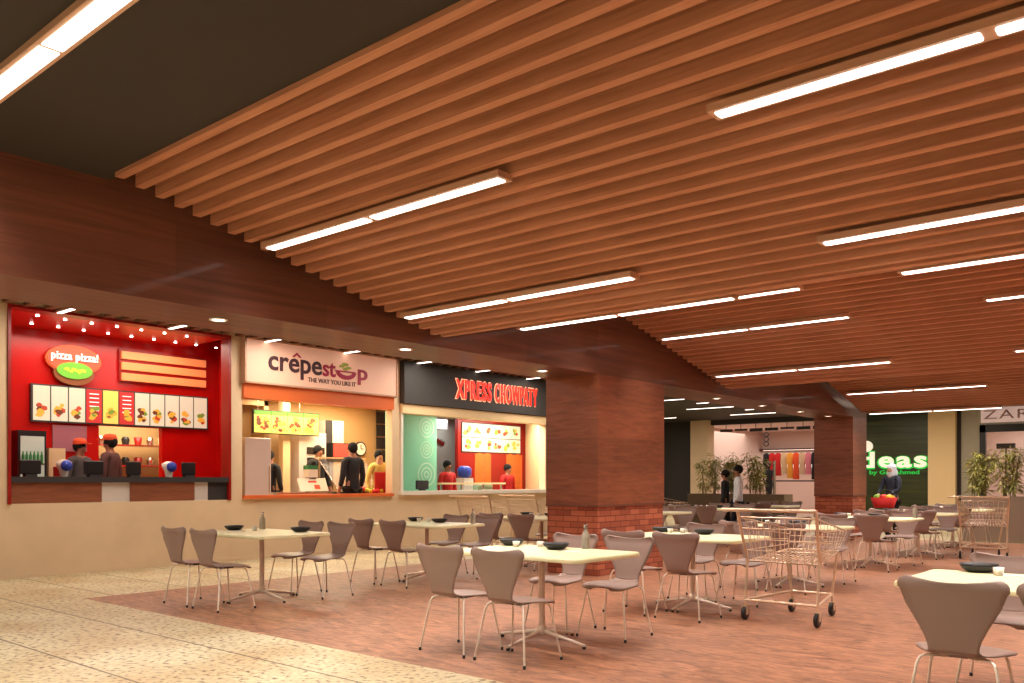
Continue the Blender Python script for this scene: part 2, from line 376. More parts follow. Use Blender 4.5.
# ------------------------------------------------------------------ zigzag slatted canopies
Y0, Z0, PER, SL = 3.20, 3.785, 7.13, .228
def canz(y):
    u = (y-Y0) % PER
    return Z0-SL*u if u < PER/2 else Z0-SL*(PER-u)
bat_me = MB().box((-6.78, -.036, 0), (6.0, .036, .12)).mesh('batten', M['batten'])
def canopy(ya, yb, n, label):
    e = empty('slatted_ceiling_canopy', (0, ya, 3), label, 'ceiling', 'zigzag wooden slat canopies')
    ym = ya+PER/2
    b = MB()
    za, zm = Z0+.125, Z0-SL*PER/2+.125
    pts = [(ya-.05, za)]+([(ym, zm)] if yb > ym-.01 else [])+([(yb, canz(yb-.001)+.125)] if yb > ym+.1 else [])
    for (p, q) in zip(pts[:-1], pts[1:]):
        vs = [(x, y-ya, z-3+dz) for dz in (0, .03) for (y, z) in (p, q) for x in (-6.78, 6.0)]
        b.add(vs, [(0, 1, 3, 2), (4, 6, 7, 5), (0, 4, 5, 1), (2, 3, 7, 6), (0, 2, 6, 4), (1, 5, 7, 3)])
    b.build('backing_board', M['recess'], e)
    for i in range(n):
        y = ya+i*.1655
        if y > yb-.05: break
        o = bpy.data.objects.new('batten', bat_me); COL.objects.link(o); o.parent = e
        o.location = (0, y-ya, canz(y)-3)
    return e
canopy(Y0, Y0+PER, 43, 'nearest slatted wooden ceiling canopy, folding down above the closest tables')
canopy(Y0+PER, Y0+2*PER, 43, 'middle slatted wooden ceiling canopy beyond the near fold')
canopy(Y0+2*PER, Y0+2.5*PER, 22, 'farthest slatted wooden ceiling canopy ending before the dark green sign wall')

# ------------------------------------------------------------------ linear lamps
def lamp_mesh(L, w=.15):
    h = MB().box((0, -w/2, 0), (L, w/2, .045)); 
    d = []
    for k in range(2):
        a = .03+k*(L/2); d.append(MB().box((a, -w*.3, -.006), (a+L/2-.06, w*.3, .004), bev=.015))
    return h.mesh('housing', M['housing']), [q.mesh('diffuser', M['lamp']) for q in d]
HM, DM = lamp_mesh(2.80)
def lamp(x, y, z, label, L=2.85, hm=None, dm=None, group='linear ceiling lamps'):
    e = empty('linear_ceiling_lamp', (x, y, z), label, 'lamp', group)
    o = bpy.data.objects.new('housing', hm or HM); COL.objects.link(o); o.parent = e
    if hm is None or L > 2.9:
        area('strip_lamp_light', (x+1.4, y, z-.012), 2.7, .08, LAMPW, (1, .93, .86), spread=math.radians(112))
    for q in (dm or DM):
        o = bpy.data.objects.new('diffuser', q); COL.objects.link(o); o.parent = e
    return e
rows = [(4.46, 'first'), (6.12, 'second'), (8.0, 'third'), (9.7, 'fourth'), (11.35, 'fifth'), (13.1, 'sixth'), (14.9, 'seventh'), (16.4, 'eighth'), (19.4, 'ninth'), (20.92, 'tenth')]
for y, nm in rows:
    for k, x in enumerate((-6.62, -2.27, 2.1)):
        lamp(x, y, canz(y)-.05, 'white strip lamp under the slats, %s row from the front, %s of the row' % (nm, ('leftmost', 'middle', 'rightmost')[k]))
HM2, _ = lamp_mesh(2.85, .2)
hm = MB().box((0, -.085, 0), (2.95, .085, .04)).mesh('housing', M['housing'])
dm = [MB().box((.02, -.055, -.006), (1.8, .055, .004)).mesh('diffuser', M['lamp']), MB().box((1.84, -.055, -.006), (2.92, .055, .004)).mesh('diffuser', M['lamp'])]
lamp(-6.85, 1.99, 3.78, 'broad white strip lamp on the flat dark ceiling, closest to the camera', L=2.95, hm=hm, dm=dm)
# short lamps on the ribbed strip and the far dark ceiling
def short(L, w=.09):
    return MB().box((0, -w/2, 0), (L, w/2, .03)).mesh('housing', M['housing']), [MB().box((.02, -w*.35, -.006), (L-.02, w*.35, .003)).mesh('diffuser', M['lamp'])]
h1, d1 = short(2.4)
for i, y in enumerate((5.3, 7.0, 8.75, 10.5, 12.4, 14.2, 16.0)):
    lamp(-13.12, y, 3.82, 'slim strip lamp on the ribbed ceiling above the shops, number %s from left' % ('one', 'two', 'three', 'four', 'five', 'six', 'seven')[i], hm=h1, dm=d1, group='slim lamps above the shop fronts')
for i, (xa, xb, y) in enumerate(((-14.5, -12.95, 23.6), (-13.4, -12.8, 25.2), (-14.8, -13.0, 27.1), (-13.3, -12.6, 28.6), (-14.8, -12.7, 30.5), (-18.2, -17.05, 30.4))):
    a, b = short(xb-xa); lamp(xa, y, 3.885, 'slim strip lamp on the dark far ceiling, %s' % ('nearest', 'second nearest and very short', 'third nearest', 'fourth and short', 'farthest long one', 'beside the pillar edge')[i], hm=a, dm=b, group='slim lamps on the far dark ceiling')
# downlights in beam underside
for i, y in enumerate((4.41, 6.8, 9.37, 14.6, 16.6, 18.6, 20.3)):
    e = empty('downlight', (-7.35, y, 2.905), 'small round downlight in the beam underside, %s from the left' % ('first', 'second', 'third', 'fourth', 'fifth', 'sixth', 'seventh')[i], 'lamp', 'beam downlights')
    MB().lathe([(.085, 0), (.085, -.012), (.062, -.012), (.062, 0)], seg=18).build('ring', M['white'], e)
    MB().lathe([(.06, -.004), (.06, -.001)], seg=18).build('diffuser', M['spot'], e)

# ------------------------------------------------------------------ pillars
def pillar(y0, y1, label):
    e = empty('pillar', (-7.46, (y0+y1)/2, 0), label, 'pillar', 'wood clad pillars on brick bases')
    d = (y1-y0)/2
    MB().box((-.47, -d, 1.02), (.47, d, 2.91)).build('wood_cladding', M['pillarwood'], e)
    MB().box((-.455, -d+.015, 0), (.455, d-.015, 1.0)).build('brick_base', M['brick'], e)
    MB().box((-.475, -d-.005, .995), (.475, d+.005, 1.03)).build('ledge', M['beam'], e)
pillar(10.2, 12.07, 'broad wood panelled pillar on brick base in the middle of the seating')
pillar(20.95, 21.93, 'farther narrow wood pillar on brick base beside the clothes store')
# ================================================================== SHOPS
def blobs(b, fn, a0, a1, z0, z1, n, mats, rmin=.03, rmax=.06, d=.004):
    for k in range(n):
        ca = random.uniform(a0, a1); cz = random.uniform(z0, z1); r = random.uniform(rmin, rmax)
        poly = [(ca+r*math.cos(2*PI*j/9)*random.uniform(.7, 1.2), cz+r*.75*math.sin(2*PI*j/9)*random.uniform(.7, 1.2)) for j in range(9)]
        b.prism(poly, fn, 0, d+random.uniform(0, .003), random.choice(mats))
def person(name, loc, rz, label, top, legs, skin='skin', hair='hair', height=1.72, armL=None, armR=None, stride=.0, cap=None, scarf=None, long_top=False, female=False):
    """faces local +y; arms: list of (elbow, wrist) in local metres for a 1.72 m body"""
    k = height/1.72
    e = empty(name, loc, label, 'person', None, rz)
    aR = armR or ((.235, -.02, 1.12), (.245, .06, .88)); aL = armL or ((-.235, -.02, 1.12), (-.245, .06, .88))
    def skinobj(nm, verts, edges, radii, m, root=0, sub=1):
        me = bpy.data.meshes.new(nm); me.from_pydata([tuple(c*k for c in v) for v in verts], edges, []); me.materials.append(m)
        o = bpy.data.objects.new(nm, me); COL.objects.link(o)
        md = o.modifiers.new('skin', 'SKIN'); sv = me.skin_vertices[0].data
        for i, r in enumerate(radii): sv[i].radius = (r[0]*k, r[1]*k) if isinstance(r, tuple) else (r*k, r*k)
        for i in range(len(radii)): sv[i].use_root = (i == root)
        md.use_smooth_shade = True
        if sub: s2 = o.modifiers.new('sub', 'SUBSURF'); s2.levels = sub; s2.render_levels = sub
        dg = bpy.context.evaluated_depsgraph_get(); dg.update(); me2 = bpy.data.meshes.new_from_object(o.evaluated_get(dg))
        if not me2.materials: me2.materials.append(m)
        bpy.data.objects.remove(o); q = bpy.data.objects.new(nm, me2); COL.objects.link(q); q.parent = e
        return q
    sh = .175 if not female else .155
    V = [(0, 0, .94), (0, .0, 1.1), (0, -.01, 1.28), (0, -.01, 1.41), (0, 0, 1.49), (0, .01, 1.57), (0, .01, 1.66), (0, .1, 1.585)]
    Ed = [(0, 1), (1, 2), (2, 3), (3, 4), (4, 5), (5, 6), (5, 7)]
    Rr = [(.14, .1), (.12, .09), (.145, .1), (.1, .07), .05, (.075, .09), (.07, .085), .014]
    s = stride
    for sg, st in ((1, s), (-1, -s)):
        i = len(V)
        V += [(sg*.085, 0, .88), (sg*.095, st*.5+.015, .48), (sg*.1, st-.02-(.03 if st < 0 else 0), .085+(.03 if st < 0 else 0)), (sg*.105, st+.15, .035)]
        Rr += [.085, .058, .042, .035]; Ed += [(0, i), (i, i+1), (i+1, i+2), (i+2, i+3)]
    for sg, arm in ((1, aR), (-1, aL)):
        i = len(V); el, wr = Vector(arm[0]), Vector(arm[1]); d = (wr-el).normalized(); pal = wr+d*.06
        V += [(sg*sh, -.005, 1.4), tuple(el), tuple(wr), tuple(pal)]; Rr += [.05, .04, .028, (.036, .02)]
        Ed += [(3, i), (i, i+1), (i+1, i+2), (i+2, i+3)]
        side = d.cross(Vector((1, 0, 0))).normalized()
        for f, (off, ln) in enumerate(((-.03, .065), (-.01, .078), (.01, .07), (.03, .055))):
            j = len(V); b0 = pal+side*off+d*.02; V += [tuple(b0+d*ln*.6), tuple(b0+d*ln+Vector((-sg*.015, 0, 0)))]; Rr += [.009, .008]; Ed += [(i+3, j), (j, j+1)]
        j = len(V); V += [tuple(wr+d*.03+Vector((0, .04, 0))), tuple(wr+d*.06+Vector((0, .055, 0)))]; Rr += [.01, .009]; Ed += [(i+3, j), (j, j+1)]
    skinobj('body', V, Ed, Rr, M[skin])
    # shirt
    bot = .82 if not long_top else .62
    V = [(0, 0, 1.1), (0, -.01, 1.28), (0, -.01, 1.43), (0, 0, .95), (0, 0, bot)]; Ed = [(0, 1), (1, 2), (0, 3), (3, 4)]; Rr = [(.15, .11), (.175, .12), (.1, .075), (.165, .12), (.175, .13)]
    for sg, arm in ((1, aR), (-1, aL)):
        i = len(V); el, wr = Vector(arm[0]), Vector(arm[1]); V += [(sg*(sh+.01), -.005, 1.4), tuple(el), tuple(el.lerp(wr, .85))]; Rr += [.07, .056, .045]; Ed += [(2, i), (i, i+1), (i+1, i+2)]
    skinobj('shirt', V, Ed, Rr, M[top])
    V = [(0, 0, .96)]; Ed = []; Rr = [(.15, .115)]
    for sg, st in ((1, s), (-1, -s)):
        i = len(V); V += [(sg*.085, 0, .86), (sg*.095, st*.5+.012, .48), (sg*.1, st-.02, .1)]; Rr += [.1, .078, .064]; Ed += [(0, i), (i, i+1), (i+1, i+2)]
    skinobj('trousers', V, Ed, Rr, M[legs])
    b = MB()
    for sg, st in ((1, s), (-1, -s)): b = MB().sphere((sg*.103*k, (st+.06)*k, .05*k), .06*k, sx=.8, sy=2.0, sz=.8); b.build('shoe', M['black'], e)
    # hair shell / scarf / cap
    b = MB().sphere((0, -.012*k, 1.635*k), .108*k, sx=.86, sy=1.0, sz=.98)
    b2 = MB(); b2.add([v for v in b.v], b.f, 0, True)
    keep = [f for f in b2.f if sum(b2.v[i][2] for i in f)/len(f) > 1.60*k or sum(b2.v[i][1] for i in f)/len(f) < -.01*k]
    hb = MB(); hb.add(b2.v, keep, 0, True)
    if scarf: hb.lathe([(.08*k, 1.42*k), (.115*k, 1.5*k), (.1*k, 1.6*k)], (0, -.02*k, 0), 14)
    hb.build('headscarf' if scarf else 'hair', M[scarf or hair], e)
    if cap:
        c = MB().lathe([(.1*k, 1.66*k), (.105*k, 1.7*k), (.08*k, 1.75*k), (.001, 1.765*k)], (0, 0, 0), 16, sx=.95, sy=1.05)
        c.box((-.07*k, .08*k, 1.665*k), (.07*k, .18*k, 1.68*k)); c.build('cap', M[cap], e)
    # face: eyes, mouth
    f = MB()
    for sg in (1, -1): f.sphere((sg*.03*k, .096*k, 1.615*k), .009*k, seg=8)
    f.box((-.022*k, .088*k, 1.548*k), (.022*k, .1*k, 1.555*k)); f.build('eyes_and_mouth', M['hair'], e)
    return e

# ---- slanted partitions between shops (run along the walls inside)
def slant(y0, slope, x1, thick, m, name):
    x0 = -13.36; d = x0-x1; b = MB()
    b.add([(x0, y0, 0), (x1, y0+slope*d, 0), (x1, y0+slope*d+thick, 0), (x0, y0+thick, 0), (x0, y0, 4.06), (x1, y0+slope*d, 4.06), (x1, y0+slope*d+thick, 4.06), (x0, y0+thick, 4.06)],
          [(0, 1, 2, 3), (4, 7, 6, 5), (0, 4, 5, 1), (1, 5, 6, 2), (2, 6, 7, 3), (3, 7, 4, 0)])
    return struct(b.build(name, m))
slant(8.2, .48, -15.0, .07, M['red'], 'wall_pizza_right')
struct(MB().box((-15.0, 4.4, 0), (-13.36, 4.5, 4.06)).build('wall_pizza_left', M['red']))
slant(8.315, .63, -15.6, .03, M['kitchen'], 'wall_crepe_left')
slant(11.93, .95, -15.6, .04, M['kitchen'], 'wall_crepe_right')
slant(11.98, .95, -14.5, .03, M['mint'], 'wall_snack_left')
slant(16.93, .72, -14.5, .1, M['cream'], 'wall_snack_right')
# ---------------- shop 1 : red pizza shop
bw = wall_with_holes(-15.12, -15.0, 4.4, 9.3, 4.06, [(6.72, 7.86, 1.4, 2.33)])
struct(bw.build('wall_pizza_back', M['red']))
struct(MB().box((-15.0, 4.5, 3.86), (-13.36, 8.25, 3.92)).build('ceiling_pizza', M['ceilred']))
struct(MB().box((-15.0, 4.5, 0), (-13.36, 8.25, .3)).build('floor_pizza', M['pfloor']))
struct(MB().box((-17.2, 5.9, 0), (-17.1, 10.2, 3)).box((-17.1, 5.9, 0), (-15.12, 6.0, 3)).box((-17.1, 10.1, 0), (-15.12, 10.2, 3)).box((-17.2, 5.9, 2.9), (-15.12, 10.2, 3)).build('wall_kitchen', M['kitchen']))
# reveal frames (trim)
struct(MB().box((-13.38, 4.63, 1.04), (-13.13, 4.67, 3.86)).box((-13.38, 8.08, 1.04), (-13.13, 8.12, 3.86)).box((-13.38, 4.67, 3.82), (-13.13, 8.08, 3.86)).build('trim_5', M['redcol']))
n = 0
for r_, xx in ((0, -13.75), (1, -14.5)):
    for j in range(11):
        y = 4.85+j*.4+r_*.2
        if r_ == 0 and y > 8.0: continue
        e = empty('ceiling_spot', (xx, y, 3.855), 'tiny round spot in the red ceiling of the pizza shop', 'lamp', 'tiny spots in the red shop ceiling')
        MB().lathe([(.024, -.01), (.024, 0)], seg=10).build('diffuser', M['spot'], e)
# counter
ct = empty('pizza_counter', (-13.3, 6.37, 1.05), 'long dark topped counter with wood front panels in the red pizza shop', 'counter')
MB().box((-.5, -1.72, .3), (.16, 1.73, .385)).build('worktop', M['dark'], ct)
for i, (a, b) in enumerate(((-1.68, -.42), (.02, 1.1))):
    MB().box((-.1, a, .0), (.12, b, .3)).build('wood_panel', M['pillarwood'], ct)
for a, b in ((-.42, .02), (1.1, 1.35)): MB().box((-.1, a, .0), (.1, b, .3)).build('steel_panel', M['fridge'], ct)
MB().box((-.1, 1.35, 0), (.1, 1.73, .3)).build('end_panel', M['dark'], ct)
# oval sign
sg = empty('oval_sign', (-14.95, 6.27, 3.3), 'oval orange and green lit sign on the red wall', 'sign')
fx = lambda a, b, d: (d, a, b)
def ell(ry, rz, cy=0, cz=0, n=28): return [(cy+ry*math.cos(2*PI*i/n), cz+rz*math.sin(2*PI*i/n)) for i in range(n)]
MB().prism(ell(.455, .25, 0, .1), fx, 0, .04).build('rim', M['orange'], sg)
MB().prism(ell(.43, .23, 0, .1), fx, .04, .055).build('orange_oval', M['ovalr'], sg)
MB().prism(ell(.33, .2, 0, -.12), fx, .0, .05).build('lower_rim', M['ovalb'], sg)
MB().prism(ell(.29, .14, 0, -.08), fx, .056, .075).build('green_oval', M['ovalg'], sg)
letters('lettering', 'pizza pizza!', M['signw'], 'x', (.07, -.375, .05), .76, .18, sg, .02, .022, spacing=1.1)
ym = MB(); blobs(ym, lambda a, b, d: (.075+d, a, b), -.17, .17, -.1, -.06, 14, [0], .02, .035); ym.build('yellow_marks', M['signy'], sg)
# menu light boxes
mn = empty('menu_light_boxes', (-14.93, 7.17, 2.65), 'long row of backlit menu panels with pizza pictures above the red counter', 'menu board')
MB().box((-.05, -1.57, -.31), (0, 1.57, .31)).build('frame', M['charcoal'], mn)
W = 3.1/11
for i in range(11):
    a = -1.55+i*W+.012; z = a+W-.024
    base = M['menur'] if i in (3, 5) else M['menuy'] if i == 4 else M['menuw']
    b = MB().box((0, a, -.285), (.012, z, .285))
    fn = lambda p, q, d: (.012+d, p, q)
    blobs(b, fn, a+.08, z-.08, -.2, -.02, 9, [1, 1, 2, 3, 4], .035, .065)
    for q in range(0 if i not in (3, 5) else 5): b.box((.012, a+.05, .2-q*.07), (.014, z-.05, .215-q*.07), 5 if i in (3, 5) else 4)
    b.build('menu_panel', [base, M['food1'], M['food2'], M['food3'], M['food4'], M['signw']], mn)
# lit louvers
lv = empty('lit_louver_panel', (-14.95, 7.88, 3.39), 'three glowing orange horizontal slats on the red shop wall', 'wall panel')
for i in range(3): MB().box((0, -.8, -.25+i*.19), (.05, .8, -.12+i*.19)).build('lit_slat', M['louver'], lv)
MB().box((-.03, -.83, -.28), (0, .83, .3)).build('back_plate', M['redcol'], lv)
# dark mauve pane left of the pass
pn = MB().box((-14.99, 5.95, 1.87), (-14.96, 6.5, 2.3)).build('glass_wall_panel', M['mauve']); tag(pn, 'mauve glass panel on the red wall under the menu boards', 'wall panel')
# drinks fridge
fr = empty('drinks_fridge', (-14.55, 5.47, .3), 'tall glass door drinks fridge at the left end of the pizza shop', 'fridge')
MB().box((-.3, -.2, 0), (.0, .22, 1.87)).build('cabinet', M['black'], fr)
MB().box((0, -.165, .5), (.012, .185, 1.78)).build('door_pane', M['fglass'], fr)
for z in (.95, 1.33): MB().box((.012, -.165, z), (.03, .185, z+.02)).build('shelf', M['steel'], fr)
for j in range(6):
    tag(MB().lathe([(.022, 0), (.022, .12), (.01, .16), (.01, .19)], (-14.51, 5.33+j*.055, 1.65), 8).build('drink_bottle', M['bottle_g']), 'green drink bottle in the glass door fridge', 'bottle', 'green bottles in the drinks fridge')
bx = empty('drink_machine', (-14.62, 5.84, 1.3), 'beige drink dispenser box beside the glass door fridge', 'machine')
MB().box((-.15, -.12, 0), (.1, .13, .6)).build('body', M['cream'], bx); MB().box((.1, -.06, .15), (.13, .06, .3)).build('nozzle_panel', M['redcol'], bx)
MB().box((-.2, -.14, -1.0), (.13, .15, 0)).build('stand', M['redcol'], bx)
# monitors on counter
for i, y in enumerate((5.07, 5.99, 6.62, 7.57)):
    mo = empty('till_monitor', (-13.55, y, 1.435), 'black till monitor seen from behind on the pizza counter, %s' % ('at the far left end', 'second from the left', 'second from the right', 'at the right end')[i], 'monitor', 'till monitors on the pizza counter')
    MB().box((-.03, -.15 if i < 2 else -.12, .04), (.03, .15 if i < 2 else .12, .25), bev=.02).build('screen', M['black'], mo)
    MB().box((-.06, -.08, 0), (.06, .08, .04)).build('stand', M['dark'], mo)
for i, y in enumerate((5.55, 7.22)):
    cu = empty('cup_machine', (-13.55, y, 1.435), 'white and blue round drink machine on the pizza counter, %s' % ('left one', 'right one')[i], 'machine', 'round drink machines on the counter')
    MB().lathe([(.05, 0), (.07, .1), (.11, .17), (.11, .22), (.04, .26)], seg=16).build('body', M['white'], cu)
    MB().sphere((.09, 0, .17), .085, sx=.9).build('dome', M['blue'], cu)
# kitchen shelves and trays seen through pass
ks = empty('kitchen_shelves', (-16.7, 8.3, 0), 'steel kitchen shelves seen through the pass opening', 'shelf')
for z in (1.25, 1.65, 2.05): MB().box((-.2, -1.2, z), (.2, 1.0, z+.03)).build('shelf', M['steel'], ks)
for y in (-1.2, .97): MB().box((-.2, y, 0), (.2, y+.03, 2.3)).build('upright', M['steel'], ks)
for z in (1.28, 1.68, 2.08):
    for j in range(8):
        tag(MB().lathe([(.06, 0), (.08, .1 if j % 2 else .15), (.05, .16)], (-16.7, 7.25+j*.25, z), 10).build('kitchen_jar', M[('redcol', 'steel', 'cream', 'black')[(j+int(z*10)) % 4]]), 'small jar on the steel kitchen shelves behind the pass', 'jar', 'jars on the kitchen shelves')
person('person', (-14.2, 6.06, .3), -1.2, 'worker in orange cap and dark shirt bending behind the pizza counter, left', 'c_grey', 'c_black', height=1.72, cap='c_orange')
person('person', (-14.45, 6.66, .3), 2.2, 'worker in orange cap and brown shirt standing before the kitchen pass', 'c_brown', 'c_black', height=1.82, cap='c_orange')
# ---------------- shop 2 : crepe shop
sn = empty('crepe_shop_sign', (XW, 10.08, 3.1), 'long pink lit sign with plum and crimson lettering over the middle shop', 'sign')
MB().box((0, -1.73, 0), (.12, 1.73, .73)).build('sign_box', M['peach'], sn)
MB().box((-.02, -1.75, -.03), (.14, 1.75, 0)).box((-.02, -1.75, .73), (.14, 1.75, .76)).box((-.02, -1.76, -.03), (.14, -1.73, .76)).box((-.02, 1.73, -.03), (.14, 1.76, .76)).build('frame', M['housing'], sn)
letters('lettering', 'crepe', M['ink'], 'x', (.125, -1.29, .12), 1.16, .37, sn, .02, .018)
MB().prism([(-.79, .515), (-.69, .6), (-.59, .515), (-.635, .515), (-.69, .56), (-.745, .515)], lambda a, b, d: (.12+d, a, b), 0, .02).build('accent_mark', M['crimson'], sn)
letters('lettering', 'st', M['crimson'], 'x', (.125, -.11, .23), .3, .27, sn, .02, .018)
letters('lettering', 'p', M['crimson'], 'x', (.125, .73, .14), .24, .3, sn, .02, .018)
bo = MB(); bo.prism([(.22+.24*math.cos(t), .36+.15*math.sin(t)) for t in [PI+PI*i/12 for i in range(13)]]+[(.22+.16*math.cos(t), .36+.07*math.sin(t)) for t in [2*PI-PI*i/12 for i in range(13)]], lambda a, b, d: (.12+d, a+.22, b), 0, .02)
bo.prism([(.2, .35), (.62, .35), (.68, .375), (.16, .375)], lambda a, b, d: (.12+d, a, b), 0, .022)
bo.build('bowl_mark', M['crimson'], sn)
lf = MB()
for (a, z, r) in ((.34, .46, .05), (.42, .5, .06), (.5, .44, .05), (.42, .41, .05)): lf.prism(ell(r*1.3, r*.5, a, z, 10), lambda a, b, d: (.12+d, a, b), 0, .015)
lf.build('leaf_mark', M['lime'], sn)
letters('tagline', 'THE WAY YOU LIKE IT', M['ink'], 'x', (.125, -.44, .095), 1.12, .085, sn, .01, .006)
struct(MB().box((-13.36, 8.35, 2.82), (-13.1, 11.81, 3.07)).build('trim_6', M['orange']))
struct(MB().box((-13.4, 8.35, 1.06), (-13.1, 11.81, 1.12)).build('trim_7', M['orange']))
struct(MB().box((-15.7, 9.7, 0), (-15.6, 14.2, 4.06)).build('wall_crepe_back', M['kitchen']))
struct(MB().prism([(-13.36, 8.35), (-15.6, 9.76), (-15.6, 14.05), (-13.36, 11.93)], lambda a, b, d: (a, b, d), 3.1, 3.2).build('ceiling_crepe', M['cream']))
struct(MB().prism([(-13.36, 8.35), (-15.6, 9.76), (-15.6, 14.05), (-13.36, 11.93)], lambda a, b, d: (a, b, d), 0, .25).build('floor_crepe', M['pfloor']))
mb = empty('hanging_menu_board', (-14.9, 10.32, 2.56), 'yellow and green backlit menu board with red food pictures in the crepe shop', 'menu board')
MB().box((-.05, -.62, -.24), (0, .98, .24)).build('frame', M['dark'], mb)
for i in range(4):
    a = -.6+i*.393; random.seed(20+i)
    b = MB().box((0, a, -.22), (.01, a+.38, .14)).box((0, a, .14), (.012, a+.38, .22), 1)
    blobs(b, lambda p, q, d: (.01+d, p, q), a+.08, a+.3, -.16, .09, 16, [2, 3, 4], .035, .065)
    b.build('menu_panel', [M['menuy'], M['menug'], M['food2'], M['food4'], M['food1']], mb)
for y in (-.5, .5): MB().tube([(-.02, y, .24), (-.02, y, .55)], .006).build('hanger', M['steel'], mb)
fg = empty('steel_fridge', (-14.2, 9.22, .25), 'tall brushed steel fridge at the left of the crepe shop', 'fridge')
MB().box((-.0, -.3, 0), (.24, .26, 1.93), bev=.02).build('body', M['fridge'], fg); MB().tube([(.27, .2, .9), (.27, .2, 1.4)], .012).build('handle', M['steel'], fg)
tag(MB().box((-15.2, 10.5, 0), (-15.05, 10.68, 3.1)).build('crepe_shop_column', M['cream']), 'slim cream column in the crepe shop beside the steel machines', 'column')
cm = empty('coffee_machine', (-15.2, 11.2, .25), 'dark steel oven and coffee machine in the crepe shop', 'machine')
MB().box((-.25, -.3, 0), (.15, .4, 2.15)).build('body', M['fridge'], cm)
for i in range(3): MB().box((.15, -.1, 1.25+i*.22), (.17, .35, 1.4+i*.22)).build('panel', M['black'], cm)
cb = empty('crepe_counter', (-14.08, 10.6, .25), 'low orange counter with steel top inside the crepe shop', 'counter')
MB().box((-.2, -1.08, 0), (.26, 1.6, .86)).build('base', M['orange'], cb); MB().box((-.22, -1.1, .86), (.28, 1.62, .9)).build('worktop', M['steel'], cb)
pb = empty('price_board', (-13.95, 10.48, 1.15), 'slanted white paper board with red print on the crepe counter', 'board')
rt = Matrix.Rotation(math.radians(-25), 3, 'Y')
MB().box((-.01, -.34, .02), (.01, .34, .3), rot=rt).build('board', M['paper'], pb); MB().box((.01, .02, .06), (.014, .15, .15), rot=rt).box((.01, -.1, .2), (.014, .1, .24), rot=rt).build('printed_marks', M['food2'], pb)
gb = empty('napkin_box', (-14.12, 10.5, 1.44), 'green and white carton above the price board', 'box')
MB().box((-.08, -.11, 0), (.08, .12, .16)).build('carton', M['paper'], gb); MB().box((-.082, -.112, .16), (.082, .122, .24)).build('lid', M['teal'], gb)
MB().box((-.06, -.08, -.29), (.06, .09, 0)).build('stand', M['steel'], gb)
sc = empty('warming_cabinet', (-15.1, 12.0, 1.78), 'red lit food cabinet behind the crepe staff', 'cabinet')
MB().box((-.2, -.27, 0), (.1, .27, .42)).build('body', M['black'], sc); MB().box((.1, -.24, .12), (.11, .24, .4)).build('screen', M['screen'], sc); MB().box((-.15, -.2, -1.5), (.05, .2, 0)).build('stand', M['steel'], sc)
hd = empty('wall_cupboard', (-15.3, 12.0, 2.2), 'small steel wall cupboard high on the crepe shop wall', 'cupboard')
MB().box((-.25, -.3, 0), (.1, .2, .5)).build('body', M['fridge'], hd); MB().box((.1, -.3, 0), (.115, -.12, .5)).build('door', M['dark'], hd)
ck = empty('wall_clock', (-15.55, 12.95, 2.11), 'round wall clock in the crepe shop', 'clock')
MB().prism(ell(.17, .17), fx, 0, .04).build('rim', M['dark'], ck); MB().prism(ell(.14, .14), fx, .04, .045).build('face', M['white'], ck); MB().box((.045, -.01, 0), (.05, .01, .1)).box((.045, 0, -.01), (.05, .07, .01)).build('hands', M['black'], ck)
gd = empty('glass_display_case', (-14.1, 11.45, 1.15), 'slanted glass display case on the crepe counter', 'display case')
MB().add([(-.2, -.65, .7), (-.2, .55, .7), (.25, .7, .02), (.25, -.45, .02)], [(0, 1, 2, 3)]).build('sloping_pane', mat('thin_display_glass', (.9, .9, .9, 1), .1, alpha=.25), gd)
MB().box((-.25, -.65, .68), (-.1, .55, .71)).build('top_shelf', M['cream'], gd)
for y in (-.62, .5): MB().box((-.2, y, .0), (-.17, y+.03, .7)).build('post', M['steel'], gd)
for y0, y1 in ((-.65, -.45), (.55, .7)): MB().tube([(-.2, y0, .7), (.25, y1, .02)], .014).build('edge', M['steel'], gd)
for i in range(15):
    c = ('fruit_r', 'fruit_y', 'fruit_y', 'fruit_r', 'fruit_g')[i % 5]
    tag(MB().sphere((-13.68+(i % 3)*.1, 11.5+(i//3)*.1, 1.2-.02*(i%3)), .05).build('fruit', M[c]), '%s fruit in the pile on the crepe counter' % {'fruit_r': 'red', 'fruit_y': 'yellow', 'fruit_g': 'green'}[c], 'fruit', 'fruit on the crepe counter, '+{'fruit_r': 'red', 'fruit_y': 'yellow', 'fruit_g': 'green'}[c])
wg = empty('window_grille', (-15.55, 13.75, 2.3), 'dark grille window at the right end of the crepe shop', 'window')
MB().box((0, -.3, -.9), (.02, .35, .9)).build('opening', M['dark'], wg)
for i in range(6): MB().box((.02, -.3, -.8+i*.3), (.04, .35, -.77+i*.3)).build('bar', M['steel'], wg)
person('person', (-14.6, 11.05, .25), -PI/2, 'crepe worker in black facing the counter beside the red lit cabinet', 'c_black', 'c_black', height=1.85, hair='hair')
person('person', (-13.58, 11.12, .25), PI/2, 'customer in long black jacket standing with back to the hall at crepe shop', 'c_black', 'c_black', height=1.88, long_top=True)
lady = person('person', (-13.6, 11.84, .25), -PI/2-.3, 'woman with yellow sleeves and red apron at the right end of the crepe shop', 'c_yellow', 'c_red', skin='skinl', height=1.75, female=True)
MB().box((-.15, .1, .75), (.15, .145, 1.3), bev=.02).build('apron', M['c_red'], lady)
person('person', (-14.75, 9.98, .25), .4, 'dark clothed person passing behind the steel fridge', 'c_black', 'c_black', height=1.72)
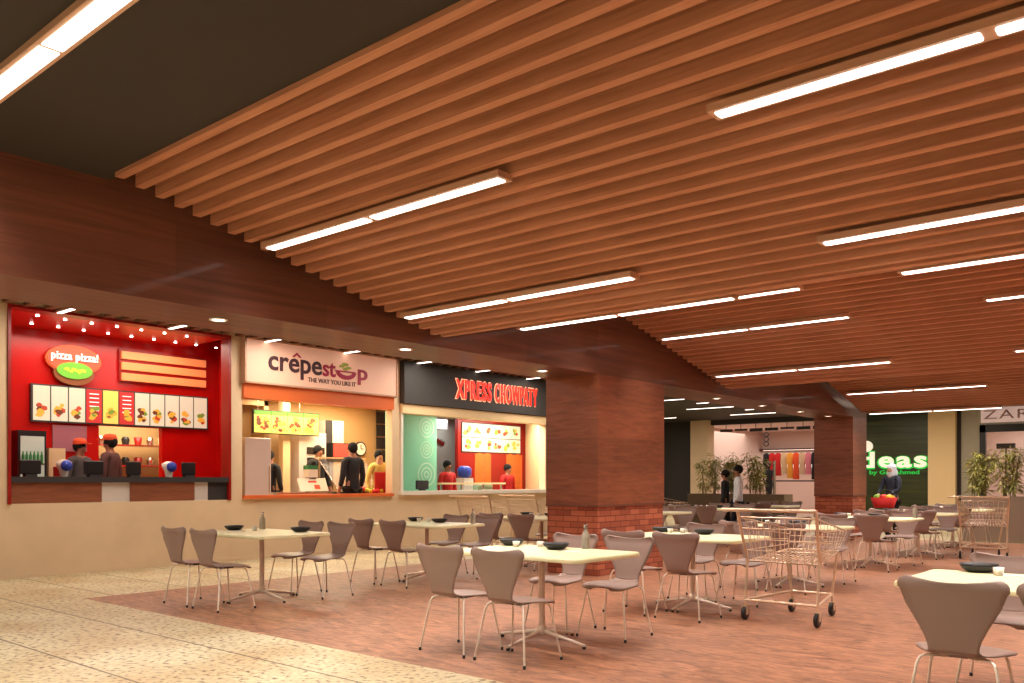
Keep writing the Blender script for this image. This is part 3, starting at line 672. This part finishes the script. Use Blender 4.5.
# ---------------- shop 3 : snack shop
sx_ = empty('snack_shop_sign', (XW, 14.46, 2.96), 'charcoal shop sign with glowing red block letters over the right shop', 'sign')
MB().box((0, -2.44, .01), (.14, 2.44, .88)).build('sign_board', M['charcoal'], sx_)
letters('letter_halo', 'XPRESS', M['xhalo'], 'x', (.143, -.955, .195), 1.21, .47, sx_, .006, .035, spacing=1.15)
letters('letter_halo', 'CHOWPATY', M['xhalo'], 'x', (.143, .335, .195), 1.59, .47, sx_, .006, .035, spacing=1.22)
letters('lettering', 'XPRESS', M['xred'], 'x', (.16, -.93, .215), 1.16, .43, sx_, .03, .018, spacing=1.15)
letters('lettering', 'CHOWPATY', M['xred'], 'x', (.16, .36, .215), 1.54, .43, sx_, .03, .012, spacing=1.22)
struct(MB().box((-13.36, 12.02, 2.77), (-13.08, 16.9, 2.96)).build('trim_8', M['cream']))
struct(MB().box((-13.45, 11.98, 1.08), (-13.06, 16.94, 1.16)).build('trim_9', M['signw'] if False else M['white']))
struct(MB().box((-13.36, 12.02, 1.16), (-13.12, 12.08, 2.77)).build('trim_10', M['white']))
struct(MB().box((-14.6, 12.9, 0), (-14.5, 14.42, 3.6)).build('wall_snack_mint', M['mint']))
struct(MB().box((-14.6, 15.15, 0), (-14.5, 18.2, 3.6)).build('wall_snack_red', M['redcol']))
struct(MB().box((-15.9, 14.0, 0), (-15.8, 17.6, 3.2)).build('wall_snack_kitchen', M['grey']))
struct(MB().prism([(-13.36, 12.02), (-14.5, 13.1), (-15.8, 13.9), (-15.8, 18.2), (-13.36, 17.0)], lambda a, b, d: (a, b, d), 2.98, 3.1).build('ceiling_snack', M['grey']))
struct(MB().box((-15.8, 13.5, 0), (-13.36, 18.1, .06)).build('floor_snack', M['pfloor']))
rg = MB()
for (cy, cz, r) in ((14.08, 2.62, .24), (14.08, 2.1, .2), (14.08, 1.52, .28)):
    for rr in (1, .62, .3):
        n = 20; vs = []; 
        for i in range(n):
            a = 2*PI*i/n; vs += [(-14.492, cy+r*rr*math.cos(a), cz+r*rr*math.sin(a)), (-14.492, cy+r*(rr-.1)*math.cos(a), cz+r*(rr-.1)*math.sin(a))]
        rg.add(vs, [(2*i, 2*i+1, (2*i+3) % (2*n), (2*i+2) % (2*n)) for i in range(n)])
tag(rg.build('ring_wall_print', M['mintring']), 'pale concentric ring pattern printed on the mint green wall', 'wall print')
m3 = empty('menu_picture_board', (-14.48, 16.38, 2.44), 'lit menu board of two rows of dish pictures on the red wall', 'menu board')
MB().box((-.03, -1.12, -.36), (0, 1.14, .38)).build('frame', M['dark'], m3)
for r_ in range(2):
    for i in range(6):
        a = -1.1+i*.372; z = -.34+r_*.36
        b = MB().box((0, a, z), (.01, a+.36, z+.34)); blobs(b, lambda p, q, d: (.01+d, p, q), a+.09, a+.27, z+.09, z+.25, 4, [1, 2, 3], .05, .09)
        b.build('menu_panel', [M['menuw'], M['food1'], M['food3'], M['food2']], m3)
for (ya, yb) in ((15.75, 16.35), (16.95, 17.6)):
    b = MB().box((-14.5, ya, .9), (-14.485, yb, 2.05))
    for i in range(4):
        for j in range(2):
            b.prism(ell(.13, .15, ya+.16+j*.3, 1.1+i*.28, 8), lambda a, c, d: (-14.485+d, a, c), 0, .004, 1)
    tag(b.build('patterned_wall_panel', [M['orange'], M['gold']]), 'orange panel with gold motifs below the menu, %s' % ('left one' if ya < 16 else 'right one'), 'wall panel', 'gold patterned panels')
kh = empty('extractor_duct', (-15.3, 14.9, 2.2), 'grey extractor ducts in the dark kitchen gap', 'duct')
MB().tube([(0, -.3, .5), (0, 0, .3), (0, .5, .1)], .1).build('pipe', M['steel'], kh); MB().box((-.2, -.3, .45), (.2, .5, .79)).build('hood', M['fridge'], kh)
br = empty('counter_rail', (-13.55, 14.66, 1.16), 'cream serving rail above the snack counter', 'rail')
MB().box((-.1, -1.1, .13), (.06, 1.1, .17)).build('shelf', M['cream'], br)
for y in (-1.05, -.4, .35, 1.0): MB().box((-.03, y, 0), (.0, y+.04, .13)).build('post', M['steel'], br)
tb = empty('till_monitor', (-13.5, 12.98, 1.16), 'dark till monitor at the left end of the snack counter', 'monitor')
MB().box((-.03, -.18, .03), (.03, .18, .22), bev=.02).build('screen', M['dark'], tb); MB().box((-.05, -.06, 0), (.05, .06, .04)).build('stand', M['black'], tb)
ub = empty('water_dispenser', (-14.0, 14.85, 1.16), 'blue water bottle dispenser behind the snack counter', 'dispenser')
MB().lathe([(.1, .28), (.17, .33), (.17, .5), (.1, .56)], seg=16).build('bottle', M['blue'], ub); MB().box((-.14, -.16, -1.1), (.14, .16, .28)).build('body', M['white'], ub)
tag(MB().box((-13.95, 15.0, .06), (-13.68, 15.5, 1.28)).build('display_tub', M['mintring']), 'pale teal display tub behind the snack counter', 'container')
person('person', (-14.0, 14.28, .06), -PI/2, 'staff member in red shirt at the left behind the snack counter', 'c_red', 'c_black', height=1.78)
person('person', (-13.95, 16.38, .06), -PI/2, 'staff member in red shirt at the right behind the snack counter', 'c_red', 'c_black', height=1.72)

# ================================================================== BACK STORES
struct(MB().box((-18.0, 40.5, 0), (-9.2, 40.7, 4.0)).build('wall_store_back', M['pink']))
struct(MB().box((-18.1, 33.5, 0), (-17.9, 40.5, 4.0)).build('wall_store_left', M['pink']))
struct(MB().box((-9.3, 33.5, 0), (-9.1, 40.5, 4.0)).build('wall_store_right', M['pink']))
struct(MB().box((-18.0, 33.5, 3.75), (-9.2, 40.5, 3.85)).build('ceiling_store', M['pink']))
struct(MB().box((-18.0, 33.3, -.01), (-9.2, 40.5, .005)).build('floor_store', M['pfloor']))
struct(MB().box((-16.98, 33.2, 3.72), (-10.9, 33.5, 4.0)).build('trim_11', M['dark']))
st = MB()
for i in range(9): st.box((-16.9+i*.67, 33.9, 3.45+.03*math.sin(i*2)), (-16.35+i*.67, 33.96, 3.56)).box((-16.65+i*.67, 33.92, 3.56), (-16.63+i*.67, 33.94, 3.75))
tag(st.build('hanging_banner_strip', M['dark']), 'row of dark hanging pennants inside the clothes store entrance', 'banner')
rr = empty('clothes_rail', (-13.9, 36.5, .35), 'long clothes rail along the store wall', 'clothes rail')
MB().tube([(-2.2, 0, 2.35), (2.6, 0, 2.35)], .025).build('rail', M['steel'], rr)
for x in (-2.2, .2, 2.6): MB().tube([(x, 0, -.35), (x, 0, 2.35)], .02).build('post', M['steel'], rr)
MB().box((-2.2, -.3, .98), (2.6, .3, 1.04)).build('shelf', M['dark'], rr)
seq = ['c_black', 'c_red', 'c_red', 'c_beige', 'c_ochre', 'c_orange', 'c_beige', 'c_pink', 'c_black', 'c_navy', 'c_pink', 'c_navy', 'c_beige', 'c_pink', 'c_pink', 'c_green', 'c_black']
nm = {'c_black': 'black', 'c_red': 'red', 'c_beige': 'beige', 'c_ochre': 'ochre', 'c_orange': 'orange', 'c_yellow': 'yellow', 'c_pink': 'pink', 'c_navy': 'navy', 'c_green': 'olive'}
for i, c in enumerate(seq):
    x = -2.05+i*.27; g = MB()
    ln = 1.05+.15*math.sin(i*1.7); 
    poly = [(-.05, 0), (.05, 0), (.2, -.06), (.24, -.5), (.19, -.52), (.15, -.2), (.2, -ln), (-.2, -ln), (-.15, -.2), (-.19, -.52), (-.24, -.5), (-.2, -.06)]
    poly = [(a*.62, b) for a, b in poly]
    g.prism(poly, lambda a, b, d: (a*.75, d+a*.7, b), -.04, .04)
    o = g.build('hanging_garment', M[c]); o.location = (-13.9+x, 36.5, 2.60)
    tag(o, '%s garment hanging on the long clothes rail' % nm[c], 'garment', 'garments on the clothes rail, '+nm[c])
for i, (x, y) in enumerate(((-15.4, 35.2), (-11.6, 35.4))):
    e = empty('hanging_sign', (x, y, 2.8), 'dark hanging lattice ornament in the clothes store, %s' % ('left', 'right')[i], 'ornament', 'hanging ornaments')
    b = MB()
    for q in range(3): b.tube([(0+.11*math.cos(t*PI/4), 0, .15+q*.2+.1*math.sin(t*PI/4)) for t in range(9)], .02, 6)
    b.build('rings', M['c_navy'], e); MB().tube([(0, 0, .7), (0, 0, .95)], .005).build('cord', M['steel'], e)
mq = empty('mannequin', (-15.45, 35.6, .45), 'dark dressed mannequin on a plinth in the clothes store', 'mannequin')
MB().lathe([(.07, 1.5), (.05, 1.42), (.18, 1.36), (.17, 1.1), (.13, .98), (.19, .8), (.14, .4), (.1, .05)], seg=14, sy=.6).build('body', M['c_black'], mq)
MB().sphere((0, 0, 1.63), .11, sz=1.2).build('head', M['c_brown'], mq); MB().box((-.3, -.3, -.45), (.3, .3, 0)).build('plinth', M['pink'], mq)
for a in (-1, 1): MB().tube([(a*.19, 0, 1.34), (a*.25, 0, 1.05), (a*.22, .05, .8)], [.045, .04, .03]).build('arm', M['c_black'], mq)
pp = MB().lathe([(.05, 0), (.05, 2.1)], (-12.9, 30.2, 0), 12).build('security_post', M['steel']); tag(pp, 'slim grey upright post before the clothes store', 'post')
dsp = empty('display_table', (-12.0, 35.3, 0), 'low display table with dark top in the clothes store', 'table')
MB().box((-.9, -.4, .75), (.9, .4, .8)).build('tabletop', M['dark'], dsp)
for a in (-.8, .8):
    for b in (-.3, .3): MB().box((a-.03, b-.03, 0), (a+.03, b+.03, .75)).build('leg', M['dark'], dsp)
wf = empty('wall_shelf', (-16.4, 40.3, 2.5), 'lit white wall shelf deep in the clothes store', 'shelf')
MB().box((-1.4, -.2, -.6), (1.0, .15, -.55)).build('shelf', M['white'], wf); MB().box((-1.4, .1, -.5), (1.0, .15, .2)).build('back_panel', M['signw'], wf); MB().box((-1.5, -.2, .3), (1.1, .15, .42)).build('header', M['c_brown'], wf)
# ideas panel
ip = empty('green_store_sign', (-9.65, 33.3, 0), 'dark green board wall with fat white letters glowing green', 'sign')
MB().box((-1.35, 0, 0), (1.24, .15, 3.95)).build('board_wall', M['green_panel'], ip)
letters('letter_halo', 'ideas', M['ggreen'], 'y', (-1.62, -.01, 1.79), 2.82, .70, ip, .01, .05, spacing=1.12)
letters('lettering', 'ideas', M['iwhite'], 'y', (-1.53, -.04, 1.85), 2.68, .60, ip, .05, .025, spacing=1.15)
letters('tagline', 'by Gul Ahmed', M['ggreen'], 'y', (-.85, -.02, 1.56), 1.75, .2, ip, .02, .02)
MB().prism([(-1.0+.28*math.cos(t), 2.66+.22*math.sin(t)) for t in [2*PI*i/16 for i in range(16)]], lambda a, b, d: (a, -d, b), .0, .05).build('dot_mark', M['iwhite'], ip)
# zara front
zs = empty('store_name_sign', (-5.4, 33.3, 3.6), 'pale blush sign with thin grey capital letters above the black framed entrance', 'sign')
MB().box((-1.35, -.05, -.22), (1.2, 0, .3)).build('sign_board', M['zbg'], zs)
letters('lettering', 'ZARA', M['zink'], 'y', (-1.27, -.055, -.1), 1.9, .3, zs, .02, 0, spacing=1.15)
zw = empty('shop_entrance', (-5.0, 33.3, 0), 'black framed glass entrance of the stone fronted store', 'entrance')
MB().box((-1.78, -.08, 0), (-1.6, .1, 3.3)).box((-1.78, -.08, 3.05), (1.8, .1, 3.3)).box((1.62, -.08, 0), (1.8, .1, 3.3)).build('frame', M['black'], zw)
MB().box((-.25, -.02, 0), (-.22, .02, 3.05)).build('mullion', M['steel'], zw)
struct(MB().box((-9.0, 38.4, 0), (0, 38.6, 4.0)).build('wall_glass_store', M['pink']))
struct(MB().box((-9.0, 33.5, 3.8), (0, 38.4, 3.95)).build('ceiling_glass_store', M['pink']))
struct(MB().box((-9.0, 33.5, -.01), (0, 38.4, .005)).build('floor_glass_store', M['pfloor']))
for i, x in enumerate((-6.15, -5.3)):
    e = empty('track_light', (x, 34.2, 2.5), 'dark box lamp on a stand inside the glass entrance, %s' % ('left', 'right')[i], 'lamp', 'box lamps inside the entrance')
    MB().box((-.28, -.1, 0), (.28, .1, .26 if i else .18)).build('lamp_box', M['charcoal'], e); MB().tube([(0, 0, -2.5), (0, 0, 0)], .025).build('pole', M['dark'], e)

# ------------------------------------------------------------------ planters
def planter(x0, x1, y0, h, label, clumps, tname):
    e = empty('planter_box', ((x0+x1)/2, y0+.3, 0), label, 'planter')
    a = (x1-x0)/2
    b = MB().box((-a, -.3, 0), (a, -.24, h)).box((-a, .24, 0), (a, .3, h)).box((-a, -.24, 0), (-a+.06, .24, h)).box((a-.06, -.24, 0), (a, .24, h)).box((-a+.06, -.24, 0), (a-.06, .24, .1))
    b.build('box', M['planter'], e); MB().box((-a+.06, -.24, .1), (a-.06, .24, h-.06)).build('soil', M['soil'], e)
    for i, (cx, hh, sp, lab) in enumerate(clumps):
        p = empty('bamboo_plant', (cx, y0+.3, h-.07), lab, 'plant', 'bamboo plants in the planters')
        st = MB(); lf = MB()
        for k in range(9):
            bx_, by = random.uniform(-.2, .2)*sp, random.uniform(-.12, .12)
            tx, ty = bx_+random.uniform(-.22, .22)*sp, by+random.uniform(-.2, .2); H = hh*random.uniform(.8, 1.05)
            pts = [(bx_+(tx-bx_)*q*q, by+(ty-by)*q*q, H*q) for q in (0, .35, .7, 1)]
            st.tube(pts, [.012, .011, .008, .004], 6)
            for l in range(75):
                q = random.uniform(.12, 1)**.8; c = Vector((bx_+(tx-bx_)*q*q, by+(ty-by)*q*q, H*q))
                an = random.uniform(0, 2*PI); L = random.uniform(.12, .24); dr = random.uniform(-.5, .35)
                d = Vector((math.cos(an), math.sin(an), dr)).normalized(); sd = d.cross(Vector((0, 0, 1))).normalized()*random.uniform(.015, .024)
                c = c+d*random.uniform(.01, .1)*sp
                mid = c+d*L*.45; tip = c+d*L+Vector((0, 0, -.05))
                lf.add([c, mid+sd, tip, mid-sd], [(0, 1, 2, 3)])
        st.build('stems', M['stem'], p); lf.build('foliage', M['leaf'], p)
planter(-12.75, -9.7, 23.4, .98, 'low taupe planter box with bamboo behind the far tables', [(-12.15, 1.2, 1.0, 'bushy bamboo at the left of the far planter'), (-11.4, 1.25, 1.0, 'bushy bamboo in the middle of the far planter'), (-10.7, 1.25, 1.0, 'bushy bamboo behind the white shirted person')], 0)
planter(-4.75, 1.2, 21.5, 1.02, 'long taupe planter box at the right edge behind the far trolley', [(-4.45, 1.1, .9, 'bamboo at the left end of the long planter'), (-3.85, 1.15, .95, 'bamboo in the middle of the long planter'), (-3.2, 1.2, .9, 'bamboo of the long planter cut by the right edge'), (-1.5, 1.2, .9, 'bamboo of the long planter far to the right')], 0)
# people in hall
person('person', (-8.66, 18.26, 0), PI/2+.5, 'person in white shirt and dark trousers walking past the bamboo', 'c_white', 'c_navy', height=1.72, stride=.18)
person('person', (-9.06, 18.42, 0), PI/2+.3, 'person in black clothes walking beside the white shirt', 'c_black', 'c_black', height=1.62, stride=-.12, long_top=True)
person('person', (-5.92, 20.3, 0), PI-.3, 'woman with pale headscarf and dark blazer holding a red basket', 'c_navy', 'c_black', skin='skinl', height=1.75, scarf='c_white', female=True,
       armR=((.22, .08, 1.16), (.16, .26, 1.02)), armL=((-.22, .08, 1.16), (-.1, .27, 1.02)))
bk = empty('red_shopping_basket', (-5.99, 19.98, .78), 'red plastic basket full of vegetables held by the woman', 'basket')
bb = MB().lathe([(.2, 0), (.28, .22), (.285, .22), (.21, -.01)], seg=4*4, sy=.8); bb.build('basket', M['c_red'], bk)
MB().tube([(-.27, 0, .22), (-.17, 0, .36), (.0, 0, .4), (.17, 0, .36), (.27, 0, .22)], .012).build('handle', M['black'], bk)
for i in range(9):
    c = ('fruit_g', 'fruit_r', 'fruit_y')[i % 3]
    tag(MB().sphere((-5.99+(i % 3-1)*.13, 19.98+(i//3-1)*.1, 1.0), .07).build('vegetable', M[c]), '%s vegetable in the red basket' % {'fruit_r': 'red', 'fruit_y': 'yellow', 'fruit_g': 'green'}[c], 'vegetable', {'fruit_r': 'red', 'fruit_y': 'yellow', 'fruit_g': 'green'}[c]+' vegetables in the basket')

# ================================================================== FURNITURE
def shell_surface(rows, cols, fn, th):
    """rows of (center y, center z, halfwidth); fn(row,u)->point ; thickness along normal"""
    b = MB(); nR = len(rows)
    P = [[Vector(fn(rows[i], -1+2*j/(cols-1))) for j in range(cols)] for i in range(nR)]
    N = []
    for i in range(nR):
        row = []
        for j in range(cols):
            du = P[i][min(j+1, cols-1)]-P[i][max(j-1, 0)]; dv = P[min(i+1, nR-1)][j]-P[max(i-1, 0)][j]
            row.append(du.cross(dv).normalized())
        N.append(row)
    A = [P[i][j]+N[i][j]*th/2 for i in range(nR) for j in range(cols)]; B = [P[i][j]-N[i][j]*th/2 for i in range(nR) for j in range(cols)]
    n = nR*cols; F = []
    for i in range(nR-1):
        for j in range(cols-1):
            a = i*cols+j; F.append((a, a+1, a+cols+1, a+cols)); F.append((n+a, n+a+cols, n+a+cols+1, n+a+1))
    for i in range(nR-1):
        for j in (0, cols-1): a = i*cols+j; F.append((a, a+cols, n+a+cols, n+a))
    for j in range(cols-1):
        for i in (0, nR-1): a = i*cols+j; F.append((a, a+1, n+a+1, n+a))
    b.add(A+B, F, 0, True); return b
def rounded(rows):
    return rows
def make_chair():
    e = empty('moulded_chair', (0, 0, 0), 'chair', 'chair')
    seat = [(.222, .432, .10), (.218, .436, .155), (.205, .441, .188), (.17, .447, .214), (.11, .450, .228), (.05, .447, .229), (-.01, .442, .216), (-.07, .438, .19), (-.12, .437, .16), (-.16, .440, .135), (-.185, .448, .122), (-.2, .46, .116)]
    def sf(r, u):
        y, z, w_ = r; z += .018; w_ *= 1.07; k = max(0, (y+.05)/.25); return (u*w_, y-.0*u*u, z-.022*abs(u)**3*k+.012*(u*u)*(1-k))
    shell_surface(seat, 13, sf, .011).build('seat', M['chair'], e)
    back = [(-.2, .46, .116), (-.21, .475, .114), (-.218, .495, .115), (-.228, .53, .125), (-.24, .58, .148), (-.252, .635, .178), (-.264, .69, .209), (-.273, .757, .232), (-.279, .768, .243), (-.282, .79, .243), (-.284, .806, .234), (-.285, .816, .218), (-.2855, .821, .195)]
    def bf(r, u):
        y, z, w_ = r; t = (z-.46)/.36; z += .018+.036*t; w_ *= 1.07+.02*t; return (u*w_, y+.04*t*u*u, z-(.022*t**3)*(1-u*u))
    shell_surface(back, 13, bf, .011).build('backrest', M['chair'], e)
    br = MB(); br.tube([(-.16, .1, .445), (-.05, .05, .443), (-.05, -.1, .443), (-.16, -.14, .442)], .007, 6).tube([(.16, .1, .445), (.05, .05, .443), (.05, -.1, .443), (.16, -.14, .442)], .007, 6)
    br.box((-.09, -.09, .436), (.09, .06, .45), 1); br.build('under_frame', [M['chrome'], M['black']], e)
    for sx in (-1, 1):
        for sy in (-1, 1):
            l = MB().tube([(sx*.09, sy*.07, .442), (sx*.155, sy*.125, .442), (sx*.178, sy*.15, .43), (sx*.19, sy*.162, .40), (sx*.248, sy*.222, .018)], .008, 8).build('leg', M['chrome'], e)
            MB().lathe([(.011, 0), (.012, .022), (.008, .026)], (sx*.2485, sy*.2225, 0), 8).build('foot_cap', M['black'], l)
    return e
def make_table():
    e = empty('dining_table', (0, 0, 0), 'table', 'table')
    t = MB(); hx, hy, r = .71, .465, .07
    def ring(k, z):
        pts = []
        for cx, cy, a0 in ((hx-r, hy-r, 0), (-hx+r, hy-r, 1), (-hx+r, -hy+r, 2), (hx-r, -hy+r, 3)):
            for j in range(6):
                an = (a0+j/5)*PI/2; pts.append((cx+(r-k)*math.cos(an), cy+(r-k)*math.sin(an), z))
        return pts
    zs = [(.03, .757), (.012, .750), (.002, .744), (0, .750), (0, .767), (.006, .778), (.018, .782)]
    vs = []; n = 24
    for k, z in zs: vs += ring(k, z)
    fs = [(i*n+j, i*n+(j+1) % n, (i+1)*n+(j+1) % n, (i+1)*n+j) for i in range(len(zs)-1) for j in range(n)]
    t.add(vs, fs, 0, True); t.add(ring(.018, .782), [tuple(range(n))]); t.add(ring(.03, .757), [tuple(reversed(range(n)))])
    t.build('tabletop', M['top'], e)
    MB().lathe([(.028, .1), (.028, .745), (.09, .747), (.09, .757)], seg=16).build('post', M['chrome'], e)
    MB().lathe([(.035, .07), (.045, .1), (.04, .13), (.028, .15)], seg=16).build('hub', M['chrome'], e)
    for k in range(4):
        a = k*PI/2; c, s = math.cos(a), math.sin(a)
        ft = MB().tube([(0, 0, .105), (c*.2, s*.2, .07), (c*.45, s*.45, .028)], [.02, .017, .012], 8).build('foot', M['chrome'], e)
        MB().lathe([(.016, 0), (.016, .02)], (c*.44, s*.44, 0), 10).build('glide', M['black'], ft)
    return e
chair0 = make_chair(); table0 = make_table()
# tableware prototypes (each one mesh or with parts)
def make_bowl():
    return MB().lathe([(.001, .012), (.06, .012), (.095, .03), (.115, .055), (.118, .055), (.1, .024), (.065, 0), (.001, 0)], seg=24).mesh('black_bowl', M['black'])
def make_cup(): return MB().lathe([(.001, .006), (.024, .006), (.03, .05), (.033, .05), (.027, 0), (.001, 0)], seg=16).mesh('small_cup', M['white'])
def make_plate(): return MB().lathe([(.001, .004), (.07, .004), (.1, .014), (.102, .012), (.07, 0), (.001, 0)], seg=24).mesh('side_plate', M['white'])
BOWL, CUP, PLATE = make_bowl(), make_cup(), make_plate()
NAP = MB().box((-.09, -.06, 0), (.09, .06, .004)).mesh('napkin', M['white'])
def put(me, kind, loc, label, cat, group, rz=0):
    o = bpy.data.objects.new(kind, me); COL.objects.link(o); o.location = loc; o.rotation_euler = (0, 0, rz); tag(o, label, cat, group); return o
def bottle(loc, label):
    e = empty('glass_bottle', loc, label, 'bottle', 'glass bottles on tables')
    MB().lathe([(.001, 0), (.034, .0), (.036, .02), (.036, .12), (.022, .15), (.015, .175), (.015, .19)], seg=16).build('body', mat('bottle_glass', srgb(205, 195, 180), .1, trans=.5), e)
    MB().lathe([(.019, .185), (.02, .2), (.012, .215)], seg=14).build('stopper', M['steel'], e)
tables = [
 (-8.64, 5.74, 'leftmost table before the pizza counter'),
 (-8.64, 8.40, 'table before the crepe shop'),
 (-8.69, 11.06, 'table left of the broad pillar'),
 (-8.64, 14.33, 'far table just right of the broad pillar'),
 (-8.64, 17.0, 'far table below the bamboo'),
 (-8.64, 19.65, 'distant table before the clothes store'),
 (-4.51, 5.74, 'big foreground table at bottom centre'),
 (-4.51, 8.40, 'table left of the near trolley'),
 (-4.51, 11.06, 'table behind the near trolley'),
 (-4.51, 14.33, 'table before the narrow far pillar'),
 (-4.51, 17.0, 'table below the dark green sign wall'),
 (-4.51, 19.65, 'table behind the far trolley'),
 (-0.86, 5.83, 'table cut off by the right edge')]
tdesc = []
first = True
for ti, (tx, ty, d) in enumerate(tables):
    o = table0 if ti == 0 else copy_tree(table0)
    place(o, (tx, ty, 0), 0, 'cream topped dining table on chrome post, the '+d, 'cream dining tables')
    short_d = d
    for k, (dx, dy, rz, nm_) in enumerate(((-.31, -.67, 0, 'near left seat'), (.3, -.67, 0, 'near right seat'), (-.31, .67, PI, 'far left seat'), (.3, .67, PI, 'far right seat'))):
        c = chair0 if first else copy_tree(chair0); first = False
        jx = random.uniform(-.008, .008)
        place(c, (tx+dx+jx+(.045 if ti == 12 and k == 0 else 0), ty+dy-(.05 if ti == 12 and k < 2 else 0), 0), rz+random.uniform(-.02, .02), 'taupe moulded chair, %s of the %s' % (nm_, short_d), 'taupe moulded chairs')
    z = .782
    if ti == 0: bl = [(-.58, .0), (.33, .30)]; cp = [(-.3, .1)]; bt = (-.5, .34)
    elif ti == 6: bl = [(.0, .2), (-.6, .32)]; cp = [(-.45, .2), (-.25, .3)]; bt = (.16, .42)
    elif ti == 12: bl = [(-.42, .42), (.5, -.1)]; cp = [(-.28, .28), (-.1, .3)]; bt = None
    else: bl = [(.0, .25), (-.58, .33)]; cp = [(-.42, .25), (-.3, .32)]; bt = (.6, .3) if ti in (1, 9) else None
    for i, (a, b) in enumerate(bl): put(BOWL, 'black_bowl', (tx+a, ty+b, z), 'shallow black bowl on the %s, %s' % (d, ('first of two', 'second of two')[i] if False else ('right one' if a > min(q[0] for q in bl) else 'left one')), 'bowl', 'black bowls on the tables')
    for i, (a, b) in enumerate(cp): put(CUP, 'small_cup', (tx+a, ty+b, z), 'small white cup on the %s%s' % (d, ', left one' if len(cp) > 1 and i == 0 else ', right one' if len(cp) > 1 else ''), 'cup', 'white cups on the tables')
    put(NAP, 'paper_napkin', (tx+bl[0][0]+.24, ty+bl[0][1]-.12, z), 'folded white napkin on the '+d, 'napkin', 'white napkins', .3)
    if bt: bottle((tx+bt[0], ty+bt[1], z), 'clear glass bottle with steel stopper on the '+d)

# ------------------------------------------------------------------ shopping carts
def make_cart():
    """local: handle side at y=0 (near), front at +y; x across"""
    e = empty('shopping_cart', (0, 0, 0), 'cart', 'shopping cart')
    W0, W1 = .42, .33            # half widths at back / front
    # chassis
    c = MB(); r = .014
    bl, br_, flt, frt = (-.36, .0, .2), (.36, .0, .2), (-.21, .8, .22), (.21, .8, .22)
    c.tube([bl, br_], r).tube([bl, flt], r).tube([br_, frt], r).tube([flt, frt], r)
    c.build('base_frame', M['wire'], e)
    for a, b in ((bl, (-.36, .06, .60)), (br_, (.36, .06, .60)), (flt, (-.27, .78, .64)), (frt, (.27, .78, .64))):
        MB().tube([a, b], r).build('leg', M['wire'], e)
    for sx in (-1, 1):
        MB().tube([(sx*.36, .08, .57), (sx*.37, 0, .75), (sx*.39, -.1, 1.06), (sx*.385, -.12, 1.09)], .016).build('handle_post', M['wire'], e)
    MB().tube([(-.54, -.12, 1.09), (.4, -.12, 1.09)], .018, 10).build('handle_bar', M['wire'], e)
    # basket walls : rim and wires
    def quad(p00, p10, p01, p11, nu, nv, nm_, rr=.004):
        P = [Vector(p) for p in (p00, p10, p01, p11)]
        f = lambda u, v: (P[0]*(1-u)+P[1]*u)*(1-v)+(P[2]*(1-u)+P[3]*u)*v
        b = MB()
        for i in range(nu+1): b.tube([f(i/nu, 0), f(i/nu, 1)], rr, 4, caps=False)
        for j in range(nv+1): b.tube([f(0, j/nv), f(1, j/nv)], rr*1.25 if 0 < j < nv else rr*2, 4, caps=False)
        return b.build(nm_, M['wire'], e)
    A0, A1 = (-.36, .07, .58), (.36, .07, .58); B0, B1 = (-.385, -.08, 1.02), (.385, -.08, 1.02)
    C0, C1 = (-.26, .84, .66), (.26, .84, .66); D0, D1 = (-.30, .98, .86), (.30, .98, .86)
    quad(A0, A1, B0, B1, 10, 4, 'back_gate'); quad(C0, C1, D0, D1, 10, 3, 'front_panel', .0035)
    quad(A0, C0, B0, D0, 9, 4, 'side_panel'); quad(A1, C1, B1, D1, 9, 4, 'side_panel')
    quad(A0, A1, C0, C1, 14, 4, 'basket_floor')
    for (x, y) in ((-.36, 0), (.36, 0), (-.21, .8), (.21, .8)):
        f = MB().tube([(x, y, .2), (x, y, .13)], .012).box((x-.028, y-.02, .06), (x-.02, y+.02, .14)).box((x+.02, y-.02, .06), (x+.028, y+.02, .14)).box((x-.028, y-.02, .135), (x+.028, y+.02, .145)).build('caster_fork', M['wire'], e)
        wh = MB(); prof = [(-.018, .04), (-.018, .062), (-.01, .07), (.01, .07), (.018, .062), (.018, .04)]
        n = 20; vs = [(x+a, y+rr*math.cos(2*PI*k/n), .07+rr*math.sin(2*PI*k/n)) for a, rr in prof for k in range(n)]
        wh.add(vs, [(i*n+k, i*n+(k+1) % n, (i+1)*n+(k+1) % n, (i+1)*n+k) for i in range(5) for k in range(n)]+[tuple(range(n)), tuple(range(5*n, 6*n))], 0, True)
        q = wh.build('wheel', M['black'], f); MB().tube([(x-.021, y, .07), (x+.021, y, .07)], .025, 12).build('wheel_hub', M['steel'], q)
    return e
cart0 = make_cart()
carts = [((-3.35, 7.98, 0), 0, 'large wire shopping cart standing between the tables near the centre right'),
         ((-3.36, 16.75, 0), .15, 'wire shopping cart standing before the long planter at the right'),
         ((-10.45, 11.4, 0), .02, 'wire shopping cart by the wall below the snack shop, front one of the pair'),
         ((-10.72, 12.0, 0), .1, 'wire shopping cart by the wall below the snack shop, rear one of the pair'),
         ((-10.35, 17.1, 0), -.3, 'wire shopping cart half hidden beside the right edge of the broad pillar')]
carts[3] = ((-10.45, 12.75, 0), -.05, carts[3][2])
for i, (p, rz, lab) in enumerate(carts):
    c = cart0 if i == 0 else copy_tree(cart0); place(c, p, rz, lab, 'wire shopping carts')
# ------------------------------------------------------------------ wheel sizes and positions are final
